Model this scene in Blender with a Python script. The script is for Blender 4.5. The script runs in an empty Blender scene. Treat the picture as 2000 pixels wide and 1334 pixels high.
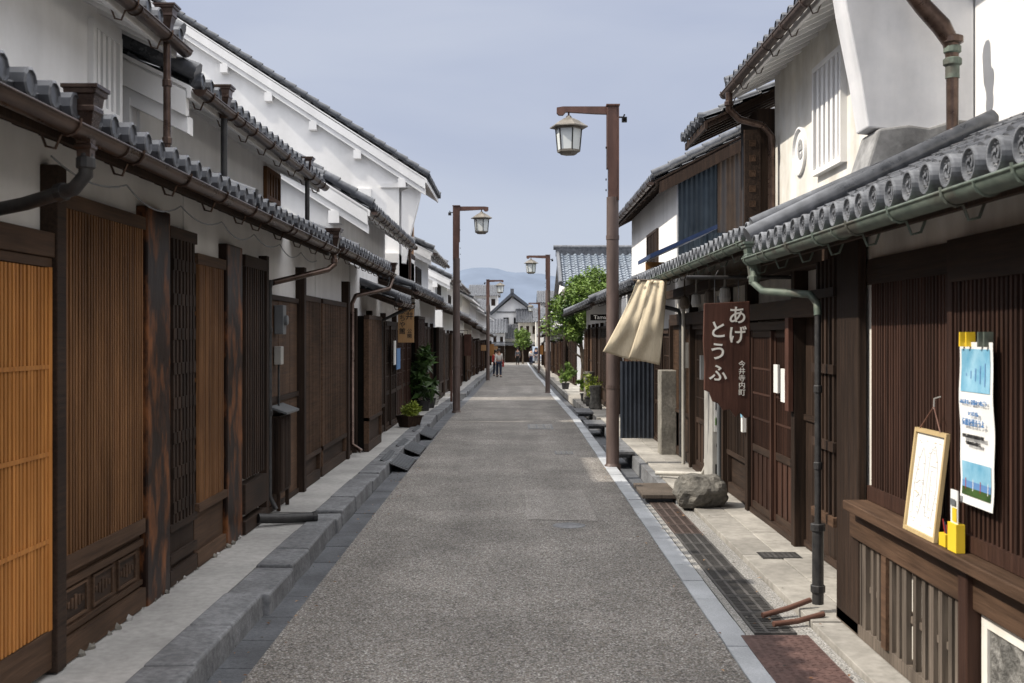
import bpy, bmesh, math, random
from math import sin, cos, pi, radians, hypot
from mathutils import Vector, Matrix, noise
random.seed(7)
R=random.uniform
scene=bpy.context.scene
COL=scene.collection
try:
    scene.view_settings.view_transform='Standard'; scene.view_settings.look='None'; scene.view_settings.exposure=0
except Exception: pass

# ------------------------------------------------------------------ materials
def N(nt,t,**k):
    n=nt.nodes.new(t)
    for a,b in k.items(): setattr(n,a,b)
    return n
def mathn(nt,op,a,b,clamp=False):
    n=N(nt,'ShaderNodeMath',operation=op,use_clamp=clamp)
    for i,x in enumerate((a,b)):
        if hasattr(x,'links'): nt.links.new(x,n.inputs[i])
        else: n.inputs[i].default_value=x
    return n.outputs[0]
def mrange(nt,x,a,b,c,d):
    n=N(nt,'ShaderNodeMapRange'); nt.links.new(x,n.inputs[0])
    for i,v in enumerate((a,b,c,d)): n.inputs[i+1].default_value=v
    return n.outputs[0]
def mixc(nt,f,a,b,mode='MIX'):
    n=N(nt,'ShaderNodeMix',data_type='RGBA',blend_type=mode)
    for i,x in ((0,f),(6,a),(7,b)):
        if hasattr(x,'links'): nt.links.new(x,n.inputs[i])
        elif i==0: n.inputs[i].default_value=x
        else: n.inputs[i].default_value=(*x,1)
    return n.outputs[2]
def surf(name,c1,c2,scale=(5,5,5),rough=.7,bump=.15,stain=.3,sscale=(1.5,1.5,1.5),metal=0,c3=None,spec=.4,dist=.01,lo=.3,hi=.7,isl=0):
    m=bpy.data.materials.new(name); m.use_nodes=True; nt=m.node_tree; b=nt.nodes['Principled BSDF']
    if name.startswith('wood'): spec=.18; rough=min(.8,rough+.12)
    tc=N(nt,'ShaderNodeTexCoord'); mp=N(nt,'ShaderNodeMapping'); mp.inputs['Scale'].default_value=scale
    nt.links.new(tc.outputs['Object'],mp.inputs[0])
    n1=N(nt,'ShaderNodeTexNoise'); n1.inputs['Scale'].default_value=1; n1.inputs['Detail'].default_value=7; n1.inputs['Roughness'].default_value=.62
    nt.links.new(mp.outputs[0],n1.inputs[0])
    col=mixc(nt,mrange(nt,n1.outputs[0],lo,hi,0,1),c1,c2)
    mp2=N(nt,'ShaderNodeMapping'); mp2.inputs['Scale'].default_value=sscale; nt.links.new(tc.outputs['Object'],mp2.inputs[0])
    n2=N(nt,'ShaderNodeTexNoise'); n2.inputs['Scale'].default_value=1; n2.inputs['Detail'].default_value=5
    nt.links.new(mp2.outputs[0],n2.inputs[0])
    if c3: col=mixc(nt,mrange(nt,n2.outputs[0],.5,.62,0,.8),col,c3)
    dk=mrange(nt,n2.outputs[0],.35,.65,1-stain,1)
    if isl:
        g=N(nt,'ShaderNodeNewGeometry'); dk=mathn(nt,'MULTIPLY',dk,mrange(nt,g.outputs['Random Per Island'],0,1,1-isl,1+isl))
    cc=N(nt,'ShaderNodeCombineColor')
    for i in range(3): nt.links.new(dk,cc.inputs[i])
    col=mixc(nt,1.0,col,cc.outputs[0],'MULTIPLY')
    nt.links.new(col,b.inputs['Base Color'])
    nt.links.new(mrange(nt,n1.outputs[0],0,1,rough-.12,min(1,rough+.12)),b.inputs['Roughness'])
    b.inputs['Metallic'].default_value=metal
    b.inputs['Specular IOR Level'].default_value=spec
    if bump:
        bp=N(nt,'ShaderNodeBump'); bp.inputs['Strength'].default_value=bump; bp.inputs['Distance'].default_value=dist
        nt.links.new(n1.outputs[0],bp.inputs['Height']); nt.links.new(bp.outputs[0],b.inputs['Normal'])
    return m
def pebble(name,cols,scale,rough=.85,bump=.6,stain=.25,base=None):
    m=bpy.data.materials.new(name); m.use_nodes=True; nt=m.node_tree; b=nt.nodes['Principled BSDF']
    tc=N(nt,'ShaderNodeTexCoord')
    v=N(nt,'ShaderNodeTexVoronoi'); v.inputs['Scale'].default_value=scale; nt.links.new(tc.outputs['Object'],v.inputs[0])
    sp=N(nt,'ShaderNodeSeparateColor'); nt.links.new(v.outputs['Color'],sp.inputs[0])
    r=N(nt,'ShaderNodeValToRGB'); nt.links.new(sp.outputs[0],r.inputs[0])
    els=r.color_ramp.elements
    while len(els)<len(cols): els.new(.5)
    for i,c in enumerate(cols): els[i].position=i/(len(cols)-1); els[i].color=(*c,1)
    d=mrange(nt,v.outputs['Distance'],.25,.75,1,.45)
    n2=N(nt,'ShaderNodeTexNoise'); n2.inputs['Scale'].default_value=.8; n2.inputs['Detail'].default_value=9; n2.inputs['Roughness'].default_value=.65
    nt.links.new(tc.outputs['Object'],n2.inputs[0])
    mp=N(nt,'ShaderNodeMapping'); mp.inputs['Scale'].default_value=(2.2,.12,1); nt.links.new(tc.outputs['Object'],mp.inputs[0])
    n3=N(nt,'ShaderNodeTexNoise'); n3.inputs['Scale'].default_value=1; n3.inputs['Detail'].default_value=3; nt.links.new(mp.outputs[0],n3.inputs[0])
    k=mathn(nt,'MULTIPLY',d,mrange(nt,n2.outputs[0],.35,.65,1-stain,1.08))
    k=mathn(nt,'MULTIPLY',k,mrange(nt,n3.outputs[0],.35,.65,.84,1.06))
    cc=N(nt,'ShaderNodeCombineColor')
    for i in range(3): nt.links.new(k,cc.inputs[i])
    nt.links.new(mixc(nt,1.0,r.outputs[0],cc.outputs[0],'MULTIPLY'),b.inputs['Base Color'])
    b.inputs['Roughness'].default_value=rough; b.inputs['Specular IOR Level'].default_value=.3
    bp=N(nt,'ShaderNodeBump'); bp.inputs['Strength'].default_value=bump; bp.inputs['Distance'].default_value=.006; bp.invert=True
    nt.links.new(v.outputs['Distance'],bp.inputs['Height']); nt.links.new(bp.outputs[0],b.inputs['Normal'])
    return m
PLA=surf('plaster_white',(.85,.845,.835),(.90,.895,.89),(9,9,9),.85,.12,.12,(2.5,2.5,.35))
PLO=surf('plaster_aged',(.74,.70,.62),(.86,.84,.79),(6,6,6),.85,.2,.26,(3,3,.5))
PLG=surf('plaster_weathered_shaded',(.68,.69,.72),(.79,.79,.81),(5,5,5),.85,.2,.25,(2.5,2.5,.5))  # grey-blue base puts wing wall shade into the white plaster; streaks are wear
WD=surf('wood_dark_vertical',(.020,.013,.010),(.062,.038,.026),(45,45,2.2),.55,.35,.45,(2,2,.8),isl=.3)
WH=surf('wood_dark_horizontal',(.024,.016,.012),(.070,.044,.031),(45,2.2,45),.55,.35,.4,(2,.8,2),isl=.2)
WW=surf('wood_warm_brown',(.13,.058,.025),(.27,.135,.058),(45,45,2),.48,.3,.4,(1.5,1.5,1),isl=.22)
WWH=surf('wood_warm_beam',(.060,.035,.022),(.14,.083,.052),(40,2,40),.55,.35,.4,(1.5,1,1.5),isl=.15)
WO=surf('wood_honey',(.40,.155,.038),(.62,.275,.078),(45,45,2),.42,.2,.3,(1.2,1.2,1),isl=.18)
WR=surf('wood_red_brown',(.030,.015,.011),(.072,.036,.025),(45,45,2),.5,.3,.4,(1.5,1.5,.8),isl=.3)
WB=surf('wood_burnt_post',(.022,.011,.008),(.24,.090,.032),(9,9,3.5),.30,.35,.35,(5,5,3),lo=.47,hi=.66)
WG=surf('wood_weathered_grey',(.09,.072,.058),(.20,.165,.135),(50,50,2.5),.75,.4,.4,(3,3,1),isl=.3)
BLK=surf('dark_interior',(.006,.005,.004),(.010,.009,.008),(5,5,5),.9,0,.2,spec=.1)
TL=surf('roof_tile_grey',(.045,.050,.060),(.135,.142,.160),(6,6,6),.30,.12,.4,(13,13,13),spec=.7,isl=.14)
TLC=surf('roof_tile_end_cap',(.10,.106,.118),(.25,.26,.28),(14,14,14),.32,.15,.35,(20,20,20),spec=.7,isl=.14)
TLB=surf('roof_tile_bluish',(.15,.18,.22),(.22,.255,.30),(5,5,5),.35,.1,.3,(8,8,8),spec=.6,isl=.1)
CB=surf('copper_brown',(.070,.044,.035),(.16,.11,.088),(14,5,14),.3,.08,.35,(4,3,4),metal=.7)
CR=surf('painted_rust_brown_steel',(.105,.050,.036),(.155,.080,.060),(9,9,3),.5,.1,.3,(5,5,2))
PB=surf('lamp_post_brown_paint',(.085,.058,.050),(.130,.092,.080),(9,9,3),.5,.08,.3,(5,5,1))
CG=surf('copper_patina',(.10,.135,.112),(.22,.26,.215),(14,7,14),.6,.15,.35,(5,3,5),metal=.25,c3=(.08,.07,.058))
IR=surf('dark_iron',(.035,.035,.037),(.075,.073,.072),(20,20,20),.5,.1,.3,metal=.4)
GRT=surf('grate_iron',(.050,.048,.047),(.105,.10,.096),(20,20,20),.6,.1,.3,isl=.2)
GRB=surf('grate_iron_rusty',(.060,.042,.036),(.12,.088,.075),(20,20,20),.6,.1,.3,isl=.2)
GP=surf('grey_pvc',(.13,.14,.15),(.19,.20,.21),(8,8,2),.45,.05,.3)
WP=surf('cream_pvc',(.40,.38,.34),(.52,.50,.45),(8,8,2),.45,.05,.3)
ASP=pebble('road_exposed_aggregate',[(.115,.105,.095),(.30,.275,.25),(.40,.385,.365),(.23,.195,.16),(.62,.60,.57)],86,.85,.75,.32)
ASP2=pebble('road_patch_aggregate',[(.14,.13,.12),(.33,.305,.28),(.43,.41,.39),(.27,.235,.20),(.62,.60,.57)],90,.85,.6,.2)
GRV=pebble('washed_gravel',[(.26,.26,.255),(.48,.47,.45),(.37,.35,.32),(.60,.59,.57)],95,.85,.5,.2)
KRB=surf('kerb_stone',(.13,.135,.145),(.28,.285,.295),(26,26,26),.8,.6,.4,(3,3,3),dist=.012,isl=.15)
DKS=surf('dark_gutter_stone',(.070,.076,.088),(.15,.156,.168),(45,45,45),.75,.5,.4,(2.5,2.5,2.5))
GRN=surf('granite_edge',(.33,.35,.375),(.53,.55,.575),(110,110,110),.8,.35,.25,(2,2,2),isl=.12)
CON=surf('concrete_pavement',(.38,.37,.355),(.54,.53,.51),(16,16,16),.85,.25,.32,(1.3,1.3,1.3))
SLB=surf('paving_slab',(.30,.285,.255),(.47,.445,.405),(13,13,13),.85,.3,.4,(1.1,1.1,1.1),isl=.14)
PIR=surf('rough_cast_pier',(.18,.17,.145),(.33,.31,.27),(30,30,30),.9,.6,.35,(5,5,5))
GRD=surf('ground_earth',(.10,.09,.08),(.17,.16,.14),(8,8,8),.9,.4,.3)
RGH=surf('rough_stone_wall',(.12,.115,.105),(.42,.41,.385),(16,16,16),.9,1.0,.5,(7,7,7),dist=.06)
RCK=surf('boulder_granite',(.09,.085,.075),(.27,.255,.225),(13,13,13),.85,.8,.45,(5,5,5),dist=.03)
PAP=surf('paper_white',(.74,.74,.72),(.80,.80,.78),(4,4,4),.8,0,.08)
YEL=surf('yellow_card',(.75,.50,.02),(.82,.58,.04),(4,4,4),.5,0,.08)
LIN=surf('linen_cloth',(.58,.49,.34),(.72,.62,.46),(120,120,14),.9,.35,.15,(6,6,2))
SGW=surf('sign_brown_board',(.070,.032,.023),(.12,.056,.041),(35,35,2.5),.6,.3,.4,(4,4,2),spec=.2)
SGL=surf('sign_pale_board',(.36,.20,.085),(.50,.30,.14),(40,40,3),.6,.2,.2)
BLU=surf('poster_blue',(.10,.33,.50),(.32,.56,.70),(9,9,9),.6,0,.1)
BLC=surf('blue_corrugated_metal',(.014,.023,.034),(.032,.046,.062),(3,3,3),.5,.05,.4,(9,9,.8),spec=.25)
RUS=surf('rusty_corrugated_metal',(.055,.036,.025),(.115,.075,.05),(5,5,3),.7,.2,.45,(9,9,.8),c3=(.04,.04,.044))
NVY=surf('navy_corrugated_metal',(.025,.032,.043),(.055,.065,.085),(5,5,2),.45,.05,.4)
BLT=surf('blue_edge_flashing',(.015,.035,.10),(.03,.055,.14),(4,4,4),.45,0,.3)
GLS=surf('lantern_glass',(.62,.66,.66),(.72,.75,.74),(6,6,3),.3,0,.1)
LRF=surf('lantern_roof_bronze',(.17,.155,.13),(.28,.255,.22),(9,9,9),.5,.1,.3,(7,7,7),metal=.3)
LTR=surf('lettering_cream',(.78,.76,.70),(.82,.80,.74),(4,4,4),.7,0,.05)
LTB=surf('lettering_black',(.02,.02,.02),(.03,.03,.03),(4,4,4),.7,0,.05)
LTC=surf('lettering_blue',(.10,.22,.45),(.12,.26,.5),(4,4,4),.7,0,.05)
PNC=surf('pencil_line_grey',(.40,.40,.40),(.46,.46,.46),(4,4,4),.8,0,.05)
MAR=surf('maroon_checker_steel',(.10,.056,.050),(.155,.092,.08),(20,20,20),.6,.3,.35,(5,5,5))
LF=surf('leaf_green',(.07,.14,.02),(.21,.30,.06),(3,3,3),.5,0,.3,(9,9,9),spec=.3,isl=.4)
LFD=surf('leaf_dark',(.025,.06,.014),(.08,.15,.035),(5,5,5),.45,0,.3,(9,9,9),isl=.3)
LFY=surf('leaf_yellow_green',(.18,.24,.03),(.36,.42,.07),(9,9,9),.6,0,.2,isl=.3)
BRK=surf('bark',(.07,.05,.035),(.14,.11,.08),(20,20,4),.9,.5,.3)
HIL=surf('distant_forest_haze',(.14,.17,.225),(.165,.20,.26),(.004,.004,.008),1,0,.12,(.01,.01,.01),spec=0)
SKN=surf('skin',(.48,.28,.20),(.54,.33,.24),(9,9,9),.6,0,.1)
HAR=surf('hair_black',(.012,.01,.009),(.025,.02,.018),(60,60,9),.5,.1,.2)
RED=surf('cloth_red',(.35,.03,.03),(.45,.05,.04),(9,9,9),.9,.1,.2)
WHT=surf('cloth_white',(.60,.58,.55),(.72,.70,.66),(9,9,9),.9,.1,.2)
NAV=surf('cloth_navy',(.02,.03,.06),(.035,.045,.09),(9,9,9),.9,.1,.2)
GRY=surf('cloth_grey',(.10,.10,.11),(.16,.16,.17),(9,9,9),.9,.1,.2)
VAN=surf('van_paint_silver_blue',(.40,.46,.55),(.45,.51,.60),(2,2,2),.3,0,.05,metal=.2)
VGL=surf('vehicle_glass',(.02,.025,.03),(.03,.035,.04),(2,2,2),.1,0,.05,spec=.8)
RUB=surf('rubber',(.015,.015,.015),(.025,.025,.025),(9,9,9),.8,0,.1)
MET=surf('pale_metal_box',(.36,.35,.33),(.46,.45,.42),(6,6,6),.5,.05,.25)
ORP=surf('orange_clay_pipe',(.14,.065,.048),(.21,.105,.075),(9,9,9),.6,.1,.3)
ORB=surf('ochre_board',(.34,.15,.04),(.45,.22,.07),(9,2,20),.6,.1,.3)

# ------------------------------------------------------------------ mesh builder
class P:
    def __init__(s): s.v=[];s.f=[];s.m=[];s.sm=[];s.mats=[]
    def mi(s,m):
        if m not in s.mats: s.mats.append(m)
        return s.mats.index(m)
    def add(s,vs,fs,m,smooth=False):
        o=len(s.v); s.v+= [tuple(v) for v in vs]; k=s.mi(m)
        for f in fs: s.f.append([i+o for i in f]); s.m.append(k); s.sm.append(smooth)
    def box(s,x0,x1,y0,y1,z0,z1,m):
        x0,x1=sorted((x0,x1)); y0,y1=sorted((y0,y1)); z0,z1=sorted((z0,z1))
        s.add([(x,y,z) for z in (z0,z1) for y in (y0,y1) for x in (x0,x1)],
              [(0,2,3,1),(4,5,7,6),(0,1,5,4),(1,3,7,5),(3,2,6,7),(2,0,4,6)],m)
    def prism(s,poly,a0,a1,m,axis='y'):
        n=len(poly)
        def mk(p,a):
            return (p[0],a,p[1]) if axis=='y' else ((a,p[0],p[1]) if axis=='x' else (p[0],p[1],a))
        vs=[mk(p,a0) for p in poly]+[mk(p,a1) for p in poly]
        fs=[tuple(range(n))[::-1],tuple(range(n,2*n))]+[(i,(i+1)%n,n+(i+1)%n,n+i) for i in range(n)]
        s.add(vs,fs,m)
    def tube(s,pts,r,m,n=8,caps=True,smooth=True):
        pts=[Vector(p) for p in pts]; rs=r if isinstance(r,(list,tuple)) else [r]*len(pts)
        vs=[];up=None
        for i,p in enumerate(pts):
            d=(pts[min(i+1,len(pts)-1)]-pts[max(i-1,0)]).normalized()
            if up is None: up=Vector((0,0,1)) if abs(d.z)<.9 else Vector((0,1,0))
            a=d.cross(up)
            if a.length<1e-4: a=d.cross(Vector((1,0,0)))
            a.normalize(); b=a.cross(d).normalized(); up=b
            for k in range(n):
                t=2*pi*(k+.5)/n; vs.append(p+a*cos(t)*rs[i]+b*sin(t)*rs[i])
        fs=[(i*n+k,i*n+(k+1)%n,(i+1)*n+(k+1)%n,(i+1)*n+k) for i in range(len(pts)-1) for k in range(n)]
        s.add(vs,fs,m,smooth and n>5)
        if caps: s.add(vs[:n],[tuple(range(n))],m); s.add(vs[-n:],[tuple(range(n))],m)
    def rev(s,o,ax,prof,n,m,smooth=False,off=0):
        o=Vector(o); ax=Vector(ax).normalized(); a=ax.orthogonal().normalized(); b=ax.cross(a); vs=[]
        for r,t in prof:
            for k in range(n):
                an=2*pi*k/n+off; vs.append(o+ax*t+(a*cos(an)+b*sin(an))*max(r,1e-4))
        fs=[(i*n+k,i*n+(k+1)%n,(i+1)*n+(k+1)%n,(i+1)*n+k) for i in range(len(prof)-1) for k in range(n)]
        s.add(vs,fs,m,smooth)
        s.add(vs[:n],[tuple(range(n))],m); s.add(vs[-n:],[tuple(range(n))],m)
    def make(s,name,parent=None,label=None,bevel=0,root=None,recalc=True):
        org=Vector((0,0,0))
        if parent is not None:
            q=parent
            while q.parent: q=q.parent
            org=q.location.copy()
        elif root is not None: org=Vector(root)
        me=bpy.data.meshes.new(name); me.from_pydata([tuple(Vector(v)-org) for v in s.v],[],s.f)
        for m in s.mats: me.materials.append(m)
        me.polygons.foreach_set('material_index',s.m); me.polygons.foreach_set('use_smooth',s.sm)
        if recalc:
            bm=bmesh.new(); bm.from_mesh(me); bmesh.ops.recalc_face_normals(bm,faces=bm.faces); bm.to_mesh(me); bm.free()
        me.update()
        ob=bpy.data.objects.new(name,me); COL.objects.link(ob)
        if parent is not None: ob.parent=parent
        elif root is not None: ob.location=org
        if label: ob['label']=label
        if bevel:
            md=ob.modifiers.new('Bevel','BEVEL'); md.width=bevel; md.segments=2; md.limit_method='ANGLE'; md.angle_limit=radians(50)
        return ob
def tag(ob,label,cat,group=None):
    ob['label']=label; ob['category']=cat
    if group: ob['group']=group
    return ob
def thing(name,label,cat,loc,group=None):
    e=bpy.data.objects.new(name,None); e.location=loc; e.empty_display_size=.2; COL.objects.link(e)
    return tag(e,label,cat,group)
def struct(ob): ob['kind']='structure'; return ob
GZ=[(-500,0),(0,0),(25,0),(41,-.27),(57,-.42),(66,-.6),(113,-1.1),(160,-1.3),(400,-1.5),(1e5,-1.5)]
def gz(y):
    for (a,za),(b,zb) in zip(GZ,GZ[1:]):
        if y<=b: return za+(zb-za)*(y-a)/(b-a)
    return -1.5
def text(body,size,loc,rz,m,parent,name='lettering',align='CENTER',spc=1.0,bold=.008):
    c=bpy.data.curves.new(name,'FONT'); c.body=body; c.size=size; c.align_x=align; c.align_y='CENTER'; c.extrude=.0015; c.space_line=spc; c.offset=size*bold
    o=bpy.data.objects.new(name,c); COL.objects.link(o); bpy.context.view_layer.update()
    me=bpy.data.meshes.new_from_object(o.evaluated_get(bpy.context.evaluated_depsgraph_get()))
    bpy.data.objects.remove(o); bpy.data.curves.remove(c)
    q=parent
    while q.parent: q=q.parent
    me.transform(Matrix.Translation(Vector(loc)-q.location)@Matrix.Rotation(rz,4,'Z')@Matrix.Rotation(pi/2,4,'X'))
    me.materials.clear(); me.materials.append(m)
    ob=bpy.data.objects.new(name,me); COL.objects.link(ob); ob.parent=parent
    return ob

# ------------------------------------------------------------------ roof pieces
PT=.235; TR=.054
def tiles(p,s,y0,y1,xe,ze,xt,zt,m,pitch=PT,r=TR,cap=1,rowlen=.25,swap=None):
    dx,dz=xt-xe,zt-ze; L=hypot(dx,dz); ux,uz=dx/L,dz/L; nx,nz=-uz,ux
    ny=max(2,round((y1-y0)/pitch)); pw=(y1-y0)/ny; nr=max(2,round(L/rowlen))
    c=.5*pw
    angs=(20,55,90,125,160) if cap else (30,90,150)
    prof=[(0,-.014),(.14*pw,-.012),(c-r,0)]+[(c-r*cos(radians(a)),r*sin(radians(a))) for a in angs]+[(c+r,0),(.86*pw,-.012)]
    def pt(y,d,h):
        x=xe+ux*d+nx*h; z=ze+uz*d+nz*h
        return swap(x,y,z) if swap else (s*x,y,z)
    jit=[[R(-.006,.006) for _ in range(ny+1)] for _ in range(nr)]
    cj=[R(-.006,.006) for _ in range(ny)]
    for j in range(nr):
        d0=j*L/nr; d1=(j+1)*L/nr+.01
        for k in range(ny):
            ys=[y0+k*pw+u for u,h in prof]+[y0+(k+1)*pw]; hs=[h+jit[j][k] for u,h in prof]+[-.014+jit[j][k]]
            n=len(ys)
            vs=[pt(y,d0+cj[k],h+.026) for y,h in zip(ys,hs)]+[pt(y,d1,h) for y,h in zip(ys,hs)]
            p.add(vs,[(i,i+1,n+i+1,n+i) for i in range(n-1)],m,True)
            vs=[pt(y,d0+cj[k],h+.026) for y,h in zip(ys,hs)]+[pt(y,d0+cj[k],-.03 if j==0 else min(h,-.01)-.012) for y,h in zip(ys,hs)]
            p.add(vs,[(i,i+1,n+i+1,n+i) for i in range(n-1)],m)
    if cap:
        for k in range(ny):
            y=y0+(k+.5)*pw; R0=r*1.15
            x=xe+nx*.025+cj[k]; z=ze+nz*.025+.004+jit[0][k]
            if swap: o=Vector(swap(x+.05,y,z)); ax=Vector(swap(x-1,y,z))-Vector(swap(x,y,z))
            else: o=Vector((s*(x+.05),y,z)); ax=Vector((-s,0,0))
            if cap==1: p.rev(o,ax,[(R0,0),(R0,.085),(R0*.82,.09),(R0*.78,.08),(0,.08)],10,m)
            else:
                p.rev(o,ax,[(R0,0),(R0,.076),(R0*.97,.088),(R0*.86,.088),(R0*.80,.068),(.001,.068)],22,TLC)
                a=ax.orthogonal().normalized(); b=ax.cross(a)
                for q in range(14):
                    t=2*pi*q/14; p.rev(o+(a*cos(t)+b*sin(t))*R0*.66+ax*.066,ax,[(R0*.085,0),(R0*.05,.012)],5,TLC)
                for q in range(3):
                    t0=2*pi*q/3; vs=[]
                    for w in range(7):
                        t=t0+w*.33; rr=R0*(.20+.045*w); wd=R0*(.15-.02*w)
                        for e in (-1,1): vs.append(o+(a*cos(t)+b*sin(t))*(rr+e*wd)+ax*.082)
                    n0=len(vs); vs2=vs+[v-ax*.016 for v in vs]
                    p.add(vs2,[(2*i,2*i+1,2*i+3,2*i+2) for i in range(6)]+[(2*i+e,2*i+2+e,n0+2*i+2+e,n0+2*i+e) for i in range(6) for e in (0,1)],TLC)
def gutter(s,x,z,y0,y1,m,parent,r=.050,hook=.6,hm=None):
    p=P(); n=8
    for rr in (r,r*.9):
        vs=[]
        for y in (y0,y1):
            for k in range(n+1):
                a=pi+pi*k/n; vs.append((s*x+rr*cos(a),y,z+rr*sin(a)))
        p.add(vs,[(k,k+1,n+2+k,n+1+k) for k in range(n)],m,True)
    for e in (-1,1): p.tube([(s*x+e*r,y0,z),(s*x+e*r,y1,z)],.007,m,6)
    for y in (y0,y1):
        p.add([(s*x+r*cos(pi+pi*k/n),y,z+r*sin(pi+pi*k/n)) for k in range(n+1)],[tuple(range(n+1))],m)
    if hook:
        y=y0+.2
        while y<y1:
            pts=[(s*x+s*.12,y,z-.02),(s*x+s*.09,y,z-.10),(s*x+s*.05,y,z-.11)]+[(s*x+s*cos(a)*(r+.006),y,z+sin(a)*(r+.006)) for a in [-1.1,-1.57,-2.2,-2.8]]+[(s*x-s*(r+.008),y,z+.015)]
            p.tube(pts,.0065,hm or m,5)
            y+=hook
        y=y0+1.2
        while y<y1:
            p.tube([(s*x+(r+.004)*cos(pi+pi*k/8),y,z+(r+.004)*sin(pi+pi*k/8)) for k in range(9)],.006,m,4); y+=1.8
    return p.make('gutter',parent)
def soffit(p,s,xe,ze,xt,zt,y0,y1,m,rm,pitch=.3,rw=.05,rh=.06,fascia=True):
    def P4(xa,za,xb,zb,t): return [(s*xa,za),(s*xb,zb),(s*xb,zb-t),(s*xa,za-t)]
    k=(zt-ze)/(xt-xe)
    p.prism(P4(xe+.02,ze-.032,xt,zt-.032,.03),y0,y1,m)
    if pitch:
        n=int((y1-y0)/pitch)
        for i in range(n+1):
            y=y0+.03+i*(y1-y0-.08)/max(n,1)
            p.prism(P4(xe+.05,ze+.05*k-.064,min(xt,xe+1.2),ze+k*(min(xt,xe+1.2)-xe)-.064,rh),y,y+rw,rm)
    if fascia: p.box(s*(xe+.015),s*(xe+.045),y0-.003,y1+.003,ze-.12,ze-.036,rm)

def latt(p,s,xw,ya,yb,z0,z1,m,pitch=.045,w=.022,o=(.045,.07),back=None,rails=(),railw=.03,bo=.02):
    if back: p.box(s*xw,s*(xw-bo),ya,yb,z0,z1,back)
    n=max(1,round((yb-ya)/pitch)); pp=(yb-ya)/n
    for i in range(n):
        y=ya+(i+.5)*pp-w/2+R(-.0015,.0015)
        d=R(-.002,.002); p.box(s*(xw-o[0]),s*(xw-o[1]-d),y,y+w,z0,z1,m)
    for z in rails: p.box(s*(xw-bo-.002),s*(xw-o[0]+.004),ya,yb,z,z+railw,m)
def bay(H,s,xw,ya,yb,kind,zb,zt,m=None,mh=None,zs=None,pitch=.045,w=None,out=0):
    m=m or WD; mh=mh or WH; p=P(); X=xw-out; w=w or pitch*.5
    if out: p.box(s*(xw+.01),s*(X-.002),ya+.01,yb-.01,zb+.01,zt-.01,BLK)
    if kind=='lattice':
        zs=zs or zb+.45
        latt(p,s,X,ya+.04,yb-.04,zs+.05,zt-.06,m,pitch,w,back=BLK,rails=[zs+(zt-zs)*f for f in (.25,.5,.75)])
        p.box(s*X,s*(X-.085),ya,yb,zs,zs+.05,mh); p.box(s*X,s*(X-.08),ya,yb,zt-.06,zt,mh)
        p.box(s*X,s*(X-.03),ya+.04,yb-.04,zb+.12,zs-.003,mh)
        p.box(s*X,s*(X-.07),ya,yb,zb,zb+.12,mh)
        p.box(s*X,s*(X-.075),ya,ya+.04,zb+.121,zt-.061,m); p.box(s*X,s*(X-.075),yb-.04,yb,zb+.121,zt-.061,m)
        nm='lattice_screen'
    elif kind=='door':
        p.box(s*X,s*(X-.02),ya,yb,zb+.02,zt,BLK)
        nl=max(1,round((yb-ya)/.95)); pw=(yb-ya)/nl
        for i in range(nl):
            a=ya+i*pw; b=a+pw; o=.02+.03*(i%2)
            for (c,d,e,f) in ((a,a+.06,zb+.04,zt-.03),(b-.06,b,zb+.04,zt-.03)): p.box(s*(X-o-.002),s*(X-o-.035),c,d,e,f,m)
            for z in (zb+.04,zb+.62,zt-.09): p.box(s*(X-o-.002),s*(X-o-.033),a+.06,b-.06,z,z+.07,mh)
            p.box(s*(X-o),s*(X-o-.015),a+.06,b-.06,zb+.11,zb+.62,m)
            nn=4
            for k in range(1,nn): y=a+.06+(pw-.12)*k/nn; p.box(s*(X-o-.015),s*(X-o-.026),y-.012,y+.012,zb+.11,zb+.62,m)
            y=a+.075
            while y<b-.07: p.box(s*(X-o-.006),s*(X-o-.026),y,y+.016,zb+.69,zt-.09,m); y+=.042
            for z in (zb+.95,zb+1.2,zb+1.45): p.box(s*(X-o-.004),s*(X-o-.030),a+.06,b-.06,z,z+.02,m)
        p.box(s*X,s*(X-.1),ya,yb,zb-.02,zb+.035,mh); p.box(s*X,s*(X-.1),ya,yb,zt-.02,zt+.06,mh)
        nm='sliding_door'
    elif kind=='boards':
        n=max(1,round((yb-ya)/.2)); pw=(yb-ya)/n
        for i in range(n): p.box(s*X,s*(X-.02-R(0,.006)),ya+i*pw+.002,ya+(i+1)*pw-.002,zb,zt,m)
        for z in (zb,(zb+zt)/2,zt-.05): p.box(s*X,s*(X-.045),ya,yb,z,z+.05,mh)
        nm='board_wall'
    return p.make(nm,H)
def post(H,s,xw,ya,yb,z0,z1,m,out=.12,bevel=.006,name='post'):
    p=P(); p.box(s*(xw+.02),s*(xw-out),ya,yb,z0,z1,m); return p.make(name,H,bevel=bevel)
def onebox(H,name,a,b,c,d,e,f,m,label=None,bevel=0):
    p=P(); p.box(a,b,c,d,e,f,m); return p.make(name,H,label,bevel)
def lowroof(H,s,y0,y1,xe,ze,xt,zt,wm=WH,rm=WD,cap=1,tm=TL,pitch=PT,r=TR,gm=CB,g=True,hook=.6,name='lower_roof',rp=.3):
    p=P(); tiles(p,s,y0,y1,xe,ze,xt,zt,tm,pitch,r,cap)
    for y in (y0+.02,y1-.02):
        p.tube([(s*(xe-.02),y,ze+.06),(s*xt,y,zt+.06)],.062,tm,8)
    ro=p.make(name,H,recalc=False)
    q=P(); soffit(q,s,xe,ze,xt,zt,y0,y1,wm,rm,rp); q.make('eave_rafters',ro)
    if g: gutter(s,xe-.05,ze-.06,y0,y1,gm,ro,hook=hook)
    return ro
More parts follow.
